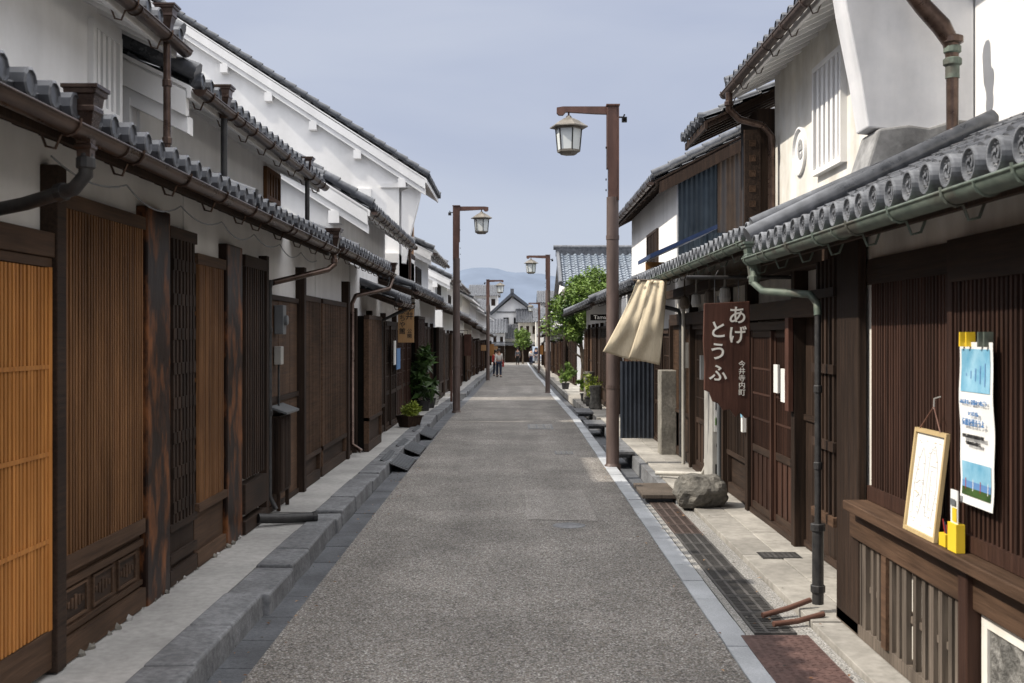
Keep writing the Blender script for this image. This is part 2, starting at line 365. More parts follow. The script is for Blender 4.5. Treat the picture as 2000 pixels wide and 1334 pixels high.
def uproof(H,s,y0,y1,xe,ze,xr,slope,wm=PLA,rm=PLA,cap=1,tm=TL,gm=CB,g=True,verge=True,rp=.3,ridge=True):
    zr=ze+(xr-xe)*slope; p=P()
    tiles(p,s,y0,y1,xe,ze,xr,zr,tm,PT,TR,cap)
    zb=zr-(xr-xe)*slope
    p.prism([(s*xr,zr),(s*(2*xr-xe),zb),(s*(2*xr-xe),zb-.05),(s*xr,zr-.05)],y0,y1,tm)
    if ridge:
        for i,(w,h) in enumerate(((.16,.08),(.13,.07),(.15,.06))): p.box(s*(xr-w),s*(xr+w),y0-.02*i,y1+.02*i,zr+.02+i*.08,zr+.09+i*.08,tm)
        p.tube([(s*xr,y0-.06,zr+.30),(s*xr,y1+.06,zr+.30)],.09,tm,10)
        for y in (y0-.08,y1+.04): p.prism([(s*xr-.22,zr-.02),(s*xr+.22,zr-.02),(s*xr+.16,zr+.35),(s*xr,zr+.46),(s*xr-.16,zr+.35)],y,y+.05,tm)
    for y in (y0+.03,y1-.03):
        L=hypot(xr-xe,zr-ze); n=int(L/.28)
        for k in range(n):
            a=k/n; b=(k+1.12)/n
            p.tube([(s*(xe-.03+(xr-xe)*a),y,ze+.07+(zr-ze)*a),(s*(xe+(xr-xe)*b),y,ze+.06+(zr-ze)*b)],[.072,.062],tm,8)
    ro=p.make('upper_roof',H,recalc=False)
    q=P(); soffit(q,s,xe,ze,xr,zr,y0,y1,wm,rm,rp,.07,.07); q.make('eave_rafters',ro)
    if verge:
        q=P()
        for (a,b,t0,t1) in ((y0-.0,y0+.08,.07,.25),(y0+.04,y0+.18,.24,.37)):
            q.prism([(s*(xe+.05),ze-t0),(s*xr,zr-t0),(s*(2*xr-xe),zb-t0),(s*(2*xr-xe),zb-t1),(s*xr,zr-t1),(s*(xe+.05),ze-t1)],a,b,PLA)
        x=xe+.55
        while x<xr-.2:
            z=ze+(x-xe)*slope; q.box(s*(x-.08),s*(x+.08),y0+.03,y0+.36,z-.56,z-.375,PLA); x+=.95
        q.make('verge_board',ro)
    if g: gutter(s,xe-.05,ze-.06,y0,y1,gm,ro,hook=.7)
    return ro
def house(label,s,y0,y1,xw=2.42,xu=2.9,zu=None,zl=2.9,xr=6.5,slope=.48,xue=2.4,zue=3.8,wall=PLA,name='town_house',yu0=None,yu1=None):
    ym=(y0+y1)/2; b=gz(ym); H=thing(name,label,'house',(s*xw,ym,b))
    p=P(); p.box(s*xw,s*(xr+3),y0+.02,y1-.02,b-.4,zl,wall)
    if zue:
        a=yu0 or y0; c=yu1 or y1
        zt=zue+(xu-xue)*slope-.05; zr=zue+(xr-xue)*slope-.06
        p.prism([(s*xu,zl-.6),(s*xu,zt),(s*xr,zr),(s*(2*xr-xu),zt),(s*(2*xr-xu),zl-.6)],a+.19,c-.19,wall)
    p.make('wall',H); return H
def autobays(H,s,xw,y0,y1,zb,zt,mats=(WD,WR,WWH),seed=1):
    rr=random.Random(seed); y=y0+.05
    while y<y1-.5:
        w=min(rr.uniform(1.5,2.4),y1-.05-y)
        if y1-y-w<.6: w=y1-.05-y
        k=rr.choice(['lattice','lattice','door','boards']); m=rr.choice(mats)
        bay(H,s,xw,y+.08,y+w-.03,k,zb,zt-(.1 if k=='door' else 0),m,WH,pitch=.07,out=rr.choice((0,0,.1,.18)) if k=='lattice' else 0)
        post(H,s,xw,y-.05,y+.07,zb,zt+.1,WD,.09,0)
        y+=w
def window(H,s,x,ya,yb,z0,z1,m=PLA,bars=5,back=BLK,frame=PLA,fo=.04):
    p=P(); p.box(s*(x+.01),s*(x-.006),ya,yb,z0,z1,back)
    f=.05
    for (a,b,c,d) in ((ya-f,yb+f,z1,z1+f),(ya-f,yb+f,z0-f,z0),(ya-f,ya,z0,z1),(yb,yb+f,z0,z1)): p.box(s*(x+.01),s*(x-fo),a,b,c,d,frame)
    w=(yb-ya)/(2*bars+1)
    for i in range(bars+0):
        y=ya+w*(2*i+1); p.box(s*(x-.008),s*(x-fo+.01),y,y+w,z0,z1,m)
    return p.make('barred_window',H)
def pipe(H,pts,r,m,name='downpipe',n=10,collars=()):
    p=P(); p.tube(pts,r,m,n); r=r if not isinstance(r,list) else max(r)
    for (c,ax) in collars: p.rev(c,ax,[(r*1.15,-.025),(r*1.3,-.02),(r*1.3,.02),(r*1.15,.025)],n,m)
    return p.make(name,H)
def hopper(H,x,y,z0,z1,m,w=.09):
    p=P()
    def ring(z,a): return [(x-a,y-a,z),(x+a,y-a,z),(x+a,y+a,z),(x-a,y+a,z)]
    h=z1-z0; prof=[(0,.45),(.12,.48),(.14,.60),(.18,.60),(.20,.5),(.42,.62),(.62,.82),(.64,.92),(.70,.92),(.72,.86),(.86,.95),(.88,1.12),(.94,1.15),(.95,1.28),(1,1.28),(1,1.05)]
    vs=[]
    for t,k in prof: vs+=ring(z0+h*t,w*k)
    p.add(vs,[(i*4+k,i*4+(k+1)%4,i*4+4+(k+1)%4,i*4+4+k) for i in range(len(prof)-1) for k in range(4)]+[(0,1,2,3),tuple(range(len(vs)-4,len(vs)))],m)
    return p.make('rain_hopper',H)

# ------------------------------------------------------------------ ground
def strip(name,x0,x1,y0,y1,dz,m,th=.15,step=2.0):
    p=P(); n=max(1,int((y1-y0)/step)); ys=[y0+(y1-y0)*i/n for i in range(n+1)]
    vs=[]
    for y in ys:
        z=gz(y)+dz; vs+=[(x0,y,z),(x1,y,z),(x1,y,z-th),(x0,y,z-th)]
    fs=[]
    for i in range(n):
        o=i*4
        for k in range(4): fs.append((o+k,o+(k+1)%4,o+4+(k+1)%4,o+4+k))
    fs+=[(0,1,2,3),(n*4,n*4+1,n*4+2,n*4+3)]
    p.add(vs,fs,m); return struct(p.make(name))
p=P()
ys=[-60,0,10,20,25,41,57,66,90,113,160,400,1500,6000]
for a,b in zip(ys,ys[1:]):
    p.add([(-3000,a,gz(a)-.2),(3000,a,gz(a)-.2),(3000,b,gz(b)-.2),(-3000,b,gz(b)-.2)],[(0,1,2,3)],GRD)
struct(p.make('ground'))
strip('road',-1.46,1.25,-3,126,0,ASP)
p=P(); p.add([(.12,11.3,.004),(.82,11.2,.004),(.80,13.4,.004),(.10,13.5,.004)],[(0,1,2,3)],ASP2); struct(p.make('road_patch'))
def blocks(name,x0,x1,y0,y1,dz,m,l0,l1,seed,th=.12,gap=.004,bev=.004):
    rr=random.Random(seed); p=P(); y=y0
    while y<y1:
        L=min(rr.uniform(l0,l1),y1-y); z=gz(y+L/2)+dz+rr.uniform(-.003,.003)
        p.box(x0,x1,y+gap,y+L-gap,z-th,z,m); y+=L
    return struct(p.make(name,bevel=bev))
strip('gutter_stone_bed',-1.70,-1.462,-3,126,-.03,DKS)
blocks('gutter_stone_strip',-1.685,-1.464,-1,60,-.010,DKS,.5,.7,8)
strip('granite_edge_bed',1.252,1.42,-3,126,-.02,GRN)
blocks('granite_edge_strip',1.254,1.415,-1,60,.006,GRN,.55,.65,9)
strip('gravel_verge',1.424,1.475,-3,12.3,.002,GRV)
strip('gravel_verge',1.745,1.86,-3,12.3,.006,GRV)
strip('drain_channel_bed',1.42,1.76,12.3,126,-.17,DKS,.05)
def kerb(y0,y1,xo,rr):
    p=P(); y=y0
    while y<y1:
        L=min(rr.uniform(.55,.95),y1-y); j=rr.uniform(-.020,.020); h=rr.uniform(-.010,.010)
        z=gz(y+L/2)
        vs=[(xo+j+rr.uniform(-.012,.012),y+.007,z+.135+h),(xo+j+rr.uniform(-.012,.012),y+L-.007,z+.135+h+rr.uniform(-.006,.006)),(xo-.27,y+L-.007,z+.135+h),(xo-.27,y+.007,z+.135+h)]
        vs+=[(a+(.012 if i<2 else 0),b,z-.1) for i,(a,b,c) in enumerate(vs)]
        p.add(vs,[(0,1,2,3),(4,5,6,7),(0,1,5,4),(1,2,6,5),(2,3,7,6),(3,0,4,7)],KRB); y+=L
    return struct(p.make('kerb',bevel=.016))
rr=random.Random(3)
kerb(-1,10.9,-1.665,rr); kerb(11.05,34.6,-1.70,rr); kerb(37.6,120,-1.68,rr)
strip('pavement',-2.46,-1.94,-3,10.95,.12,CON,.25); strip('pavement',-2.46,-1.975,11.0,34.6,.125,CON,.25); strip('pavement',-3.0,-1.955,37.6,120,.12,CON,.25)
p=P(); y=-1.
while y<60:
    L=rr.uniform(.8,1.3); z=gz(y+L/2)
    xs=[1.865,2.16,2.9] if y<24 else [1.78,2.3,2.9]
    for a,b in zip(xs,xs[1:]): p.box(a+.004,b-.004,y+.005,y+L-.005,z-.15,z+.045+rr.uniform(-.004,.004),SLB)
    y+=L
struct(p.make('pavement_slabs',bevel=.005))
strip('pavement',1.78,2.9,60,126,.045,SLB)
strip('channel_side_stone',1.765,1.862,12.3,24,.03,KRB,.2)

def grate(x0,x1,y0,y1,z,m=GRT,solid=False):
    p=P()
    if solid:
        p.box(x0,x1,y0,y1,z-.01,z,m)
        n=int((y1-y0)/.05); k=int((x1-x0)/.05)
        for i in range(n):
            for j in range(k):
                cx=x0+(j+.5)*(x1-x0)/k; cy=y0+(i+.5)*(y1-y0)/n; d=.012 if (i+j)%2 else -.012
                p.add([(cx-.016,cy-d-.004,z+.002),(cx+.016,cy+d-.004,z+.002),(cx+.016,cy+d+.004,z+.002),(cx-.016,cy-d+.004,z+.002)],[(0,1,2,3)],m)
    else:
        p.box(x0,x1,y0,y1,z-.03,z-.022,BLK)
        for (a,b,c,d) in ((x0,x0+.018,y0,y1),(x1-.018,x1,y0,y1),(x0+.018,x1-.018,y0,y0+.016),(x0+.018,x1-.018,y1-.016,y1)): p.box(a,b,c,d,z-.02,z,m)
        for q in (1,2): xm=x0+(x1-x0)*q/3; p.box(xm-.010,xm+.010,y0+.016,y1-.016,z-.018,z-.0005,m)
        y=y0+.03
        while y<y1-.03: p.box(x0+.018,x1-.018,y,y+.020,z-.02,z-.001,m); y+=.042
    return p.make('drain_grate',root=((x0+x1)/2,(y0+y1)/2,z))
y=6.98
while y<12.1:
    g=grate(1.478,1.742,y,y+.49,.008,GRB if y>10.4 else GRT); tag(g,'slotted dark iron drain grate set in the gravel verge' if y<10.4 else 'slotted rusty brown drain grate set in the gravel verge','drain grate','drain grates beside the road'); y+=.5
g=grate(1.38,1.79,5.55,6.9,.014,MAR,True); g.name='drain_cover_plate'; tag(g,'maroon painted checker steel plate over roadside drain','drain cover')
for (x0,x1,y0,y1,z) in ((-1.72,-1.47,15.3,16.7,.05),(-1.72,-1.47,17.3,18.6,.05),(-1.72,-1.48,20.0,21.6,.05)):
    p=P(); p.prism([(x1,z-.045),(x0-.12,z+.105),(x0-.12,z+.115),(x1,z-.03)],y0,y1,IR)
    n=int((y1-y0)/.12)
    for i in range(1,n): yy=y0+i*(y1-y0)/n; p.prism([(x1+.002,z-.028),(x0-.12,z+.117),(x0-.12,z+.122),(x1+.002,z-.02)],yy-.02,yy+.02,GP)
    tag(p.make('kerb_ramp',root=(x0,y0,0)),'small ribbed metal ramp bridging gutter and kerb','ramp','kerb ramps')
for (x0,x1,y0,y1) in ((1.40,1.80,12.4,13.4),(1.40,1.80,17.0,18.0),(1.40,1.8,22.3,23.4),(1.40,1.8,26,27.5)):
    p=P(); z=gz(y0)+.05
    p.box(x0,x1,y0,y1,z,z+.045,WG if y0<14 else KRB); p.box(x0+.05,x1-.05,y0+.1,y0+.2,z-.06,z-.002,KRB); p.box(x0+.05,x1-.05,y1-.2,y1-.1,z-.06,z-.002,KRB)
    tag(p.make('bridging_plate',root=(x0,y0,z),bevel=.006),'weathered plank laid across the open roadside drain','plank','planks over the drain')
for (x,y,w,l) in ((.25,22.2,.5,1.2),(.62,17.5,.28,.45)):
    z=gz(y)+.006; p2=P(); p2.box(x,x+w,y,y+l,z-.01,z,KRB)
    for k in range(3):
        for j in range(3): p2.box(x+w*(.08+k*.3),x+w*(.08+k*.3)+w*.24,y+l*(.08+j*.3),y+l*(.08+j*.3)+l*.24,z,z+.003,GRV)
    tag(p2.make('manhole_cover',root=(x,y,z)),'small rectangular stone-grey access cover in the road','manhole cover','access covers in the road')
p=P(); p.rev((.52,10.95,-.004),(0,0,1),[(.16,0),(.16,.008),(.14,.009),(.13,.007),(0.01,.007)],20,KRB)
tag(p.make('manhole_cover',root=(.52,10.95,0)),'small round dark iron valve cover in the road','manhole cover')
p=P(); p.box(2.0,2.32,9.1,9.35,.03,.052,IR)
for k in range(7): p.box(2.02+k*.042,2.045+k*.042,9.11,9.34,.052,.055,GRT)
tag(p.make('drain_grate',root=(2.1,9.2,.05)),'small dark rectangular grate set in paving slabs','drain grate')
p=P(); rr=random.Random(5)
for i in range(120):
    y=rr.choice((6.4,7.5,8.0,9.2,10.2))+rr.gauss(0,.28); r0=rr.uniform(.010,.042); c=Vector((-2.385+rr.uniform(-.02,.035),y,.122)); 
    bm=bmesh.new(); bmesh.ops.create_icosphere(bm,subdivisions=1,radius=r0)
    for v in bm.verts: v.co*=rr.uniform(.7,1.25); v.co.z*=.9
    p.add([c+v.co for v in bm.verts],[[v.index for v in f.verts] for f in bm.faces],CON if i%3==0 else (RCK if i%3==1 else PIR)); bm.free()
# dead leaves and grit along the gutters
for i in range(160):
    if i%2: x=rr.uniform(-1.68,-1.3)
    else: x=rr.uniform(1.1,2.0)
    y=rr.uniform(5.2,16); a=rr.uniform(0,6.28); s0=rr.uniform(.008,.02); z=.014 if x<1.42 else (.02 if x<1.86 else .056)
    if x<-1.46: z=.0
    p.add([(x+cos(a)*s0,y+sin(a)*s0,z),(x-sin(a)*s0*.5,y+cos(a)*s0*.5,z+.006),(x-cos(a)*s0,y-sin(a)*s0,z+.002),(x+sin(a)*s0*.5,y-cos(a)*s0*.5,z+.004)],[(0,1,2,3)],(WW,SGL,GRD)[i%3])
o=p.make('foundation_gravel'); o['kind']='stuff'; o['label']='loose stones and dry leaves along walls and gutters'

# ------------------------------------------------------------------ LEFT 1
S=-1
H=house('near two-storey house with honey-coloured lattice door and copper gutter',S,.5,8.2,2.42,2.8,zl=2.9,xr=6.5,slope=.48,xue=2.45,zue=3.98)
p=P(); latt(p,S,2.42,2.6,5.68,.36,2.19,WO,.040,.024,back=WWH,o=(.035,.06),rails=[.80,1.24,1.68],railw=.035)
for z0,z1 in ((.16,.355),(2.195,2.24)): p.box(S*2.42,S*(2.42-.065),2.6,5.72,z0,z1,WWH)
p.box(S*2.42,S*2.352,5.68,5.72,.356,2.194,WO)
for z in (.80,1.24,1.68): p.box(S*2.359,S*2.354,2.6,5.68,z,z+.022,WO)
p.make('sliding_door',H,'honey coloured lattice sliding door')
p=P(); p.box(S*2.44,S*2.34,2.6,5.725,2.245,2.37,WWH); p.make('lintel',H,bevel=.005)
post(H,S,2.42,5.73,5.85,.13,2.72,WH,.09)
p=P(); latt(p,S,2.42,5.87,7.14,.69,2.52,WW,.042,.022,back=WH,o=(.035,.06),rails=[1.1,1.6,2.1])
for (z0,z1,o) in ((.13,.25,.07),(.27,.30,.05),(.52,.56,.055),(.60,.69,.068),(2.52,2.60,.07)): p.box(S*2.42,S*(2.42-o),5.86,7.16,z0,z1,WWH)
p.box(S*2.42,S*2.39,5.86,7.16,.25,.6,WWH)
for k in range(3):
    a=5.94+k*.4; p.box(S*2.39,S*2.375,a,a+.32,.32,.335,WWH); p.box(S*2.39,S*2.375,a,a+.32,.485,.50,WWH)
    p.box(S*2.39,S*2.375,a,a+.02,.336,.484,WWH); p.box(S*2.39,S*2.375,a+.3,a+.32,.336,.484,WWH)
    p.box(S*2.39,S*2.385,a+.02,a+.30,.336,.484,WH)
    for q in range(-2,3): p.box(S*2.385,S*2.379,a+.16+q*.05-.016,a+.16+q*.05+.016,.41-.04+abs(q)*.012,.41+.04-abs(q)*.012,WWH)
p.make('lattice_screen',H,'warm brown fine lattice with carved lower panel')
post(H,S,2.42,7.18,7.66,.10,2.68,WB,.075,.012)
p=P(); latt(p,S,2.42,7.72,8.28,.55,2.52,WD,.085,.042,back=BLK,o=(.04,.07),rails=[.95,1.35,1.75,2.1],railw=.05,bo=.02)
for q in range(8):
    for i in range(6): y=7.73+i*.0933; p.box(S*2.352,S*2.343,y,y+.06,.62+q*.24,.70+q*.24,WD)
for z0,z1 in ((.13,.24),(.28,.34),(.50,.55),(2.52,2.6)): p.box(S*2.42,S*2.35,7.68,8.32,z0,z1,WH)
p.box(S*2.42,S*2.38,7.68,8.32,.24,.5,WD)
p.make('lattice_screen',H,'dark coarse lattice window')
lowroof(H,S,.5,8.2,1.92,2.80,2.82,3.14,cap=1,hook=.8)
uproof(H,S,.5,8.2,2.45,3.98,6.5,.48,cap=1)
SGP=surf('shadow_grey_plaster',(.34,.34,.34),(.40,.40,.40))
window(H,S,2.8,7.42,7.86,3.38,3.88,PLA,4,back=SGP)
hopper(H,-1.87,4.9,2.62,2.93,CB,.062)
pipe(H,[(-1.87,4.9,2.64),(-1.87,4.9,2.55),(-1.93,4.92,2.49),(-2.2,5.05,2.44),(-2.40,5.15,2.42)],.032,IR,collars=[((-1.87,4.9,2.6),(0,0,1)),((-2.0,4.96,2.48),(-1,.4,-.2))])
hopper(H,-2.42,7.82,3.92,4.14,CB,.06)
pipe(H,[(-2.42,7.82,3.93),(-2.42,7.82,3.0)],.026,CB,collars=[((-2.42,7.82,3.6),(0,0,1)),((-2.42,7.82,3.2),(0,0,1))])
p=P(); pts=[]
for k in range(7):
    ya=4.9+k*.95
    for i in range(8): t=i/8; pts.append((-2.02,ya+.95*t,2.63-.22*t*(1-t)*(1+.4*(k%2))))
p.tube(pts,.0045,GP,5); p.make('cable',H)

# ---- LEFT 2
H=house('two-storey timber house with burnt brown posts and twin gutters',S,8.2,13.6,2.42,2.8,zl=2.95,xr=5.6,slope=.48,xue=2.35,zue=3.70)
p=P(); latt(p,S,2.42,8.4,9.12,.60,2.38,WW,.042,.023,back=WH,o=(.035,.06),rails=[1.0,1.5,2.0])
for z0,z1,o in ((.13,.24,.07),(.54,.60,.08),(2.38,2.46,.07)): p.box(S*2.42,S*(2.42-o),8.34,9.15,z0,z1,WWH)
p.box(S*2.42,S*2.38,8.34,9.15,.24,.54,WWH); p.make('lattice_screen',H,'warm brown lattice screen')
post(H,S,2.42,9.17,9.68,.10,2.6,WB,.075,.012)
p=P(); latt(p,S,2.42,9.76,10.5,.60,2.45,WD,.08,.04,back=BLK,o=(.05,.08),rails=[.95,1.4,1.85,2.2],railw=.05,bo=.03)
for z0,z1 in ((.13,.24),(.30,.56),(2.45,2.55)): p.box(S*2.42,S*2.33,9.72,10.55,z0,z1,WH)
p.make('lattice_screen',H,'projecting dark lattice window')
post(H,S,2.42,10.6,10.7,.1,2.6,WD,.08)
bay(H,S,2.42,10.8,12.35,'boards',.13,2.25,WWH)
post(H,S,2.42,12.38,12.5,.1,2.6,WD,.1)
bay(H,S,2.42,12.55,13.55,'lattice',.13,2.3,WWH,WH,.45,.06)
lowroof(H,S,8.2,11.7,1.92,2.80,2.82,3.14,hook=.8); lowroof(H,S,12.0,13.6,1.92,2.84,2.82,3.18,hook=.8)
uproof(H,S,8.2,13.6,2.35,3.70,5.6,.48)
hopper(H,-1.87,11.62,2.68,2.95,CB,.065)
pipe(H,[(-1.87,11.62,2.7),(-1.87,11.62,2.58),(-1.92,11.5,2.52),(-2.35,10.9,2.36)],.030,CB,collars=[((-1.87,11.62,2.62),(0,0,1))])
pipe(H,[(-2.36,10.88,2.38),(-2.37,10.86,2.30),(-2.37,10.86,.30),(-2.30,10.82,.18)],.022,IR,collars=[((-2.37,10.86,1.9),(0,0,1)),((-2.37,10.86,1.1),(0,0,1))])
for yy in (9.0,12.6):
    hopper(H,-2.33,yy,3.58,3.84,CB,.06); pipe(H,[(-2.33,yy,3.6),(-2.33,yy,2.98)],.026,IR)
window(H,S,2.8,12.55,13.2,3.42,3.68,WW,4,frame=WW)
p=P(); p.box(-2.39,-2.30,11.15,11.30,1.86,2.15,GP); p.box(-2.39,-2.32,11.14,11.27,1.56,1.74,MET); p.rev((-2.31,11.22,2.0),(1,0,0),[(.05,0),(.05,.04),(.04,.045),(0,.045)],14,GP)
p.tube([(-2.36,11.22,1.56),(-2.36,11.22,.2)],.012,IR,6); p.make('electric_meter',H,bevel=.006)
C=thing('slatted_cabinet','small dark slatted cabinet with sloping grey lid against wall','cabinet',(-2.3,11.2,.13))
p=P(); p.box(-2.385,-2.30,10.98,11.5,.30,1.06,WD)
for i in range(7): y=11.0+i*.07; p.box(-2.298,-2.285,y,y+.035,.33,1.04,WD)
for i in range(2): x=-2.38+i*.045; p.box(x,x+.025,10.962,10.978,.33,1.04,WD)
p.make('body',C)
p=P(); p.prism([(-2.39,1.14),(-2.22,1.08),(-2.22,1.10),(-2.39,1.16)],10.93,11.56,GP); p.make('lid',C)
for y in (11.02,11.44): onebox(C,'leg',-2.34,-2.305,y,y+.035,.13,.30,WD)
p=P(); p.tube([(-2.32,10.15,.2),(-2.1,10.3,.175),(-1.85,10.42,.17)],.045,IR,10); p.rev((-1.85,10.42,.17),(.22,.12,0),[(.05,-.03),(.057,0),(.045,.01),(.03,.0)],12,IR)
tag(p.make('drain_pipe',root=(-2.1,10.3,.15)),'dark drain pipe lying across the concrete pavement','pipe')

# ---- LEFT 2b single storey
H=house('single-storey shop with dark lattice front and tiled roof',S,13.6,16.4,2.42,zl=3.0,zue=None)
bay(H,S,2.42,13.7,15.6,'lattice',.13,2.3,WWH,WH,.45,.055)
post(H,S,2.42,15.65,15.8,.1,2.6,WD,.1)
bay(H,S,2.42,15.85,16.35,'boards',.13,2.2,WD)
p=P(); tiles(p,S,13.6,17.2,1.92,2.84,6.2,4.7,TL); p.prism([(-6.2,4.7),(-9,3.4),(-9,3.3),(-6.2,4.6)],13.6,17.2,TL)
for y in (17.18,): p.tube([(-1.9,y,2.9),(-6.2,y,4.76)],.07,TL,8)
ro=p.make('roof',H,recalc=False); q=P(); soffit(q,S,1.92,2.84,2.6,3.14,13.6,17.2,WH,WD); q.make('eave_rafters',ro)
gutter(S,1.87,2.78,13.6,17.2,CB,ro)
hopper(H,-1.87,17.1,2.70,2.95,CB,.06)
pipe(H,[(-1.87,17.1,2.7),(-1.9,16.9,2.55),(-2.3,16.2,2.42),(-2.34,16.1,2.3),(-2.34,16.1,.3),(-2.2,16.05,.2)],.034,CB)
# ---- LEFT 3
H=house('white-plastered storehouse-style house with stepped white gable',S,16.5,23.5,2.42,2.7,zl=2.9,xr=5.4,slope=.62,xue=2.12,zue=3.72)
uproof(H,S,16.5,23.3,2.12,3.72,5.4,.62)
autobays(H,S,2.42,16.5,23.5,.13,2.15,seed=4)
lowroof(H,S,17.5,19.6,1.85,2.42,2.75,2.75); lowroof(H,S,19.8,23.5,1.8,2.68,2.75,3.0)
pipe(H,[(-1.80,19.5,2.35),(-2.3,19.3,2.1),(-2.33,19.3,.3)],.035,IR)
pipe(H,[(-2.15,22.9,3.6),(-2.15,22.9,2.9)],.03,CB)
onebox(H,'notice',-2.34,-2.31,17.0,17.25,1.3,1.55,PAP); onebox(H,'notice',-2.27,-2.25,20.9,21.2,1.3,1.75,PAP); onebox(H,'notice',-2.27,-2.25,21.4,22.0,1.2,1.6,LTC,'dark blue picture poster')
# ---- LEFT 4 big gable
H=house('tall white building with huge plain plaster gable and bracketed verge',S,24,28,2.5,2.5,zl=3.6,xr=8.3,slope=.645,xue=1.88,zue=5.22)
ro=uproof(H,S,24,27.6,1.88,5.22,8.3,.645,g=False)
p=P(); p.prism([(-2.45,3.4),(-2.45,4.95),(-2.0,5.15),(-2.12,4.6),(-2.3,3.9),(-2.38,3.4)],24.22,24.5,PLA); p.box(-2.9,-2.02,24.14,24.24,5.02,5.12,PLA); p.box(-3.4,-3.1,24.14,24.2,3.2,5.0,PLA); p.make('wing_wall',H)
p=P(); p.box(-2.50,-2.44,25.0,27.0,3.75,4.75,ORB); p.box(-2.44,-2.41,24.95,27.05,4.75,4.85,WD); p.box(-2.44,-2.41,24.95,27.05,3.65,3.75,WD)
p.rev((-2.44,26,4.35),(1,0,0),[(.28,0),(.28,.04),(.22,.05),(0,.05)],20,BLK); p.box(-2.43,-2.40,25.85,26.15,3.8,4.2,BLK); p.make('upper_window',H)
autobays(H,S,2.5,24,28,.11,2.3,seed=9)
lowroof(H,S,23.7,28.3,1.85,2.70,2.6,3.05)
# ---- far left houses
far=[(28.6,34.4,2.1,4.0,5.2,2.62,1),(37.6,44.5,2.15,3.75,5.4,2.55,2),(44.7,53,2.2,3.9,5.6,2.45,3),(53.2,63,2.0,3.6,5.2,2.3,4),(63.2,76,2.1,3.5,5.4,2.15,5),(76.2,92,2.0,3.3,5.2,1.95,6),(92.2,112,2.1,3.4,5.4,1.8,7)]
for (a,b,xe,ze,xr,zl,sd) in far:
    bz=gz((a+b)/2)
    H=house('distant two-storey townhouse with white upper wall and tiled eaves' if sd%2 else 'distant timber townhouse with low tiled eaves',S,a,b,2.45,xe+.55,zl=zl+.15,xr=xr,slope=.5,xue=xe,zue=ze,wall=PLA if sd!=4 else PLO)
    uproof(H,S,a,b,xe,ze,xr,.5,cap=0,verge=sd<4,rp=.6,g=sd<4); lowroof(H,S,a+.1,b-.1,1.85,zl,xe+.6,zl+.35,cap=0,rp=.6,g=sd<4)
    autobays(H,S,2.45,a,b,bz+.1,bz+2.2,seed=sd)
    if sd<4: window(H,S,xe+.55,a+1.2,a+2.6,zl+.65,zl+1.0,WD,5,frame=WD)

# ------------------------------------------------------------------ RIGHT 1
S=1
H=thing('town_house','near house with red-brown lattice, round-ended tiles and green copper gutter','house',(2.08,4.4,0))
p=P(); p.box(2.12,7,.5,7.3,-.3,2.62,PLO); p.box(2.62,7,7.28,8.2,-.3,2.6,PLO)
p.prism([(3.47,2.5),(3.47,6.5),(8,8.2),(8,2.5)],.5,8.55,PLA); p.make('wall',H)
p=P(); p.prism([(2.66,3.42),(2.60,3.8),(2.50,4.3),(2.36,5.2),(2.26,6.4),(3.46,6.4),(3.46,3.30),(3.3,3.36)],8.5,8.8,PLG); p.make('wing_wall',H,'grey-white flaring plaster wing wall',bevel=.012)
p=P(); p.prism([(2.6,3.02),(2.72,3.40),(2.95,3.43),(3.1,3.41),(3.3,3.47),(3.46,3.46),(3.46,2.95)],8.44,8.86,surf('grey_cement',(.21,.21,.21),(.36,.36,.36),(12,12,12),.9,.5,.4,(4,4,4))); p.make('wing_wall_base',H,bevel=.02)
p=P(); tiles(p,1,.5,9.0,2.3,5.6,5.5,7.2,TL); ro=p.make('upper_roof',H,recalc=False); q=P(); soffit(q,1,2.3,5.6,5.5,7.2,.5,9.0,PLA,PLA); q.make('eave_rafters',ro)
p=P(); tiles(p,1,1.0,8.1,1.74,2.47,3.47,3.30,TL,.225,.058,2)
p.tube([(1.68,8.14,2.56),(2.3,8.16,2.86),(3.47,8.16,3.42)],.075,TL,12)
p.tube([(1.72,8.30,2.50),(2.3,8.30,2.78),(3.0,8.30,3.1)],.06,TL,10)
ro=p.make('lower_roof',H,recalc=False)
q=P(); soffit(q,1,1.74,2.47,3.0,3.07,1.0,8.1,WD,WD); q.make('eave_rafters',ro)
gutter(1,1.68,2.40,1.0,8.1,CG,ro,.052,hook=.62)
p=P(); latt(p,1,2.16,5.34,6.66,.96,2.15,WR,.044,.021,back=BLK,o=(.03,.06)); p.box(2.16,2.09,5.3,6.7,.875,.96,WR); p.box(2.16,2.09,5.3,6.7,2.15,2.3,WH); p.make('lattice_screen',H)
p=P(); latt(p,1,2.12,2.4,5.28,.95,2.1,WR,.046,.022,back=BLK,o=(.04,.07)); p.box(2.12,2.04,2.4,5.3,.875,.95,WR); p.box(2.12,2.04,2.4,5.3,2.1,2.3,WH); p.box(2.12,2.045,5.28,5.34,.875,2.3,WR); p.make('lattice_screen',H)
p=P(); p.box(2.16,1.95,2.4,6.72,.815,.87,WWH); p.make('sill',H,bevel=.006)
p=P(); p.box(2.16,2.03,2.4,6.85,.63,.812,WWH); p.make('beam',H,bevel=.008)
post(H,1,2.08,6.74,7.2,.05,2.5,WD,.03,.008)
post(H,1,2.08,5.0,5.1,.0,.80,WR,.08,.008)
p=P(); p.box(2.14,2.13,5.12,7.1,.05,.63,BLK); p.box(2.13,2.05,5.12,7.2,.05,.12,WG); p.box(2.13,2.075,5.12,7.1,.34,.375,WG)
y=5.2
k=0
while y<7.05:
    wd=.045+.02*(k%3==0); j=R(-.006,.006); p.box(2.085+j,2.055+j,y,y+wd,.12,.63,WG); y+=.118+R(-.012,.012); k+=1
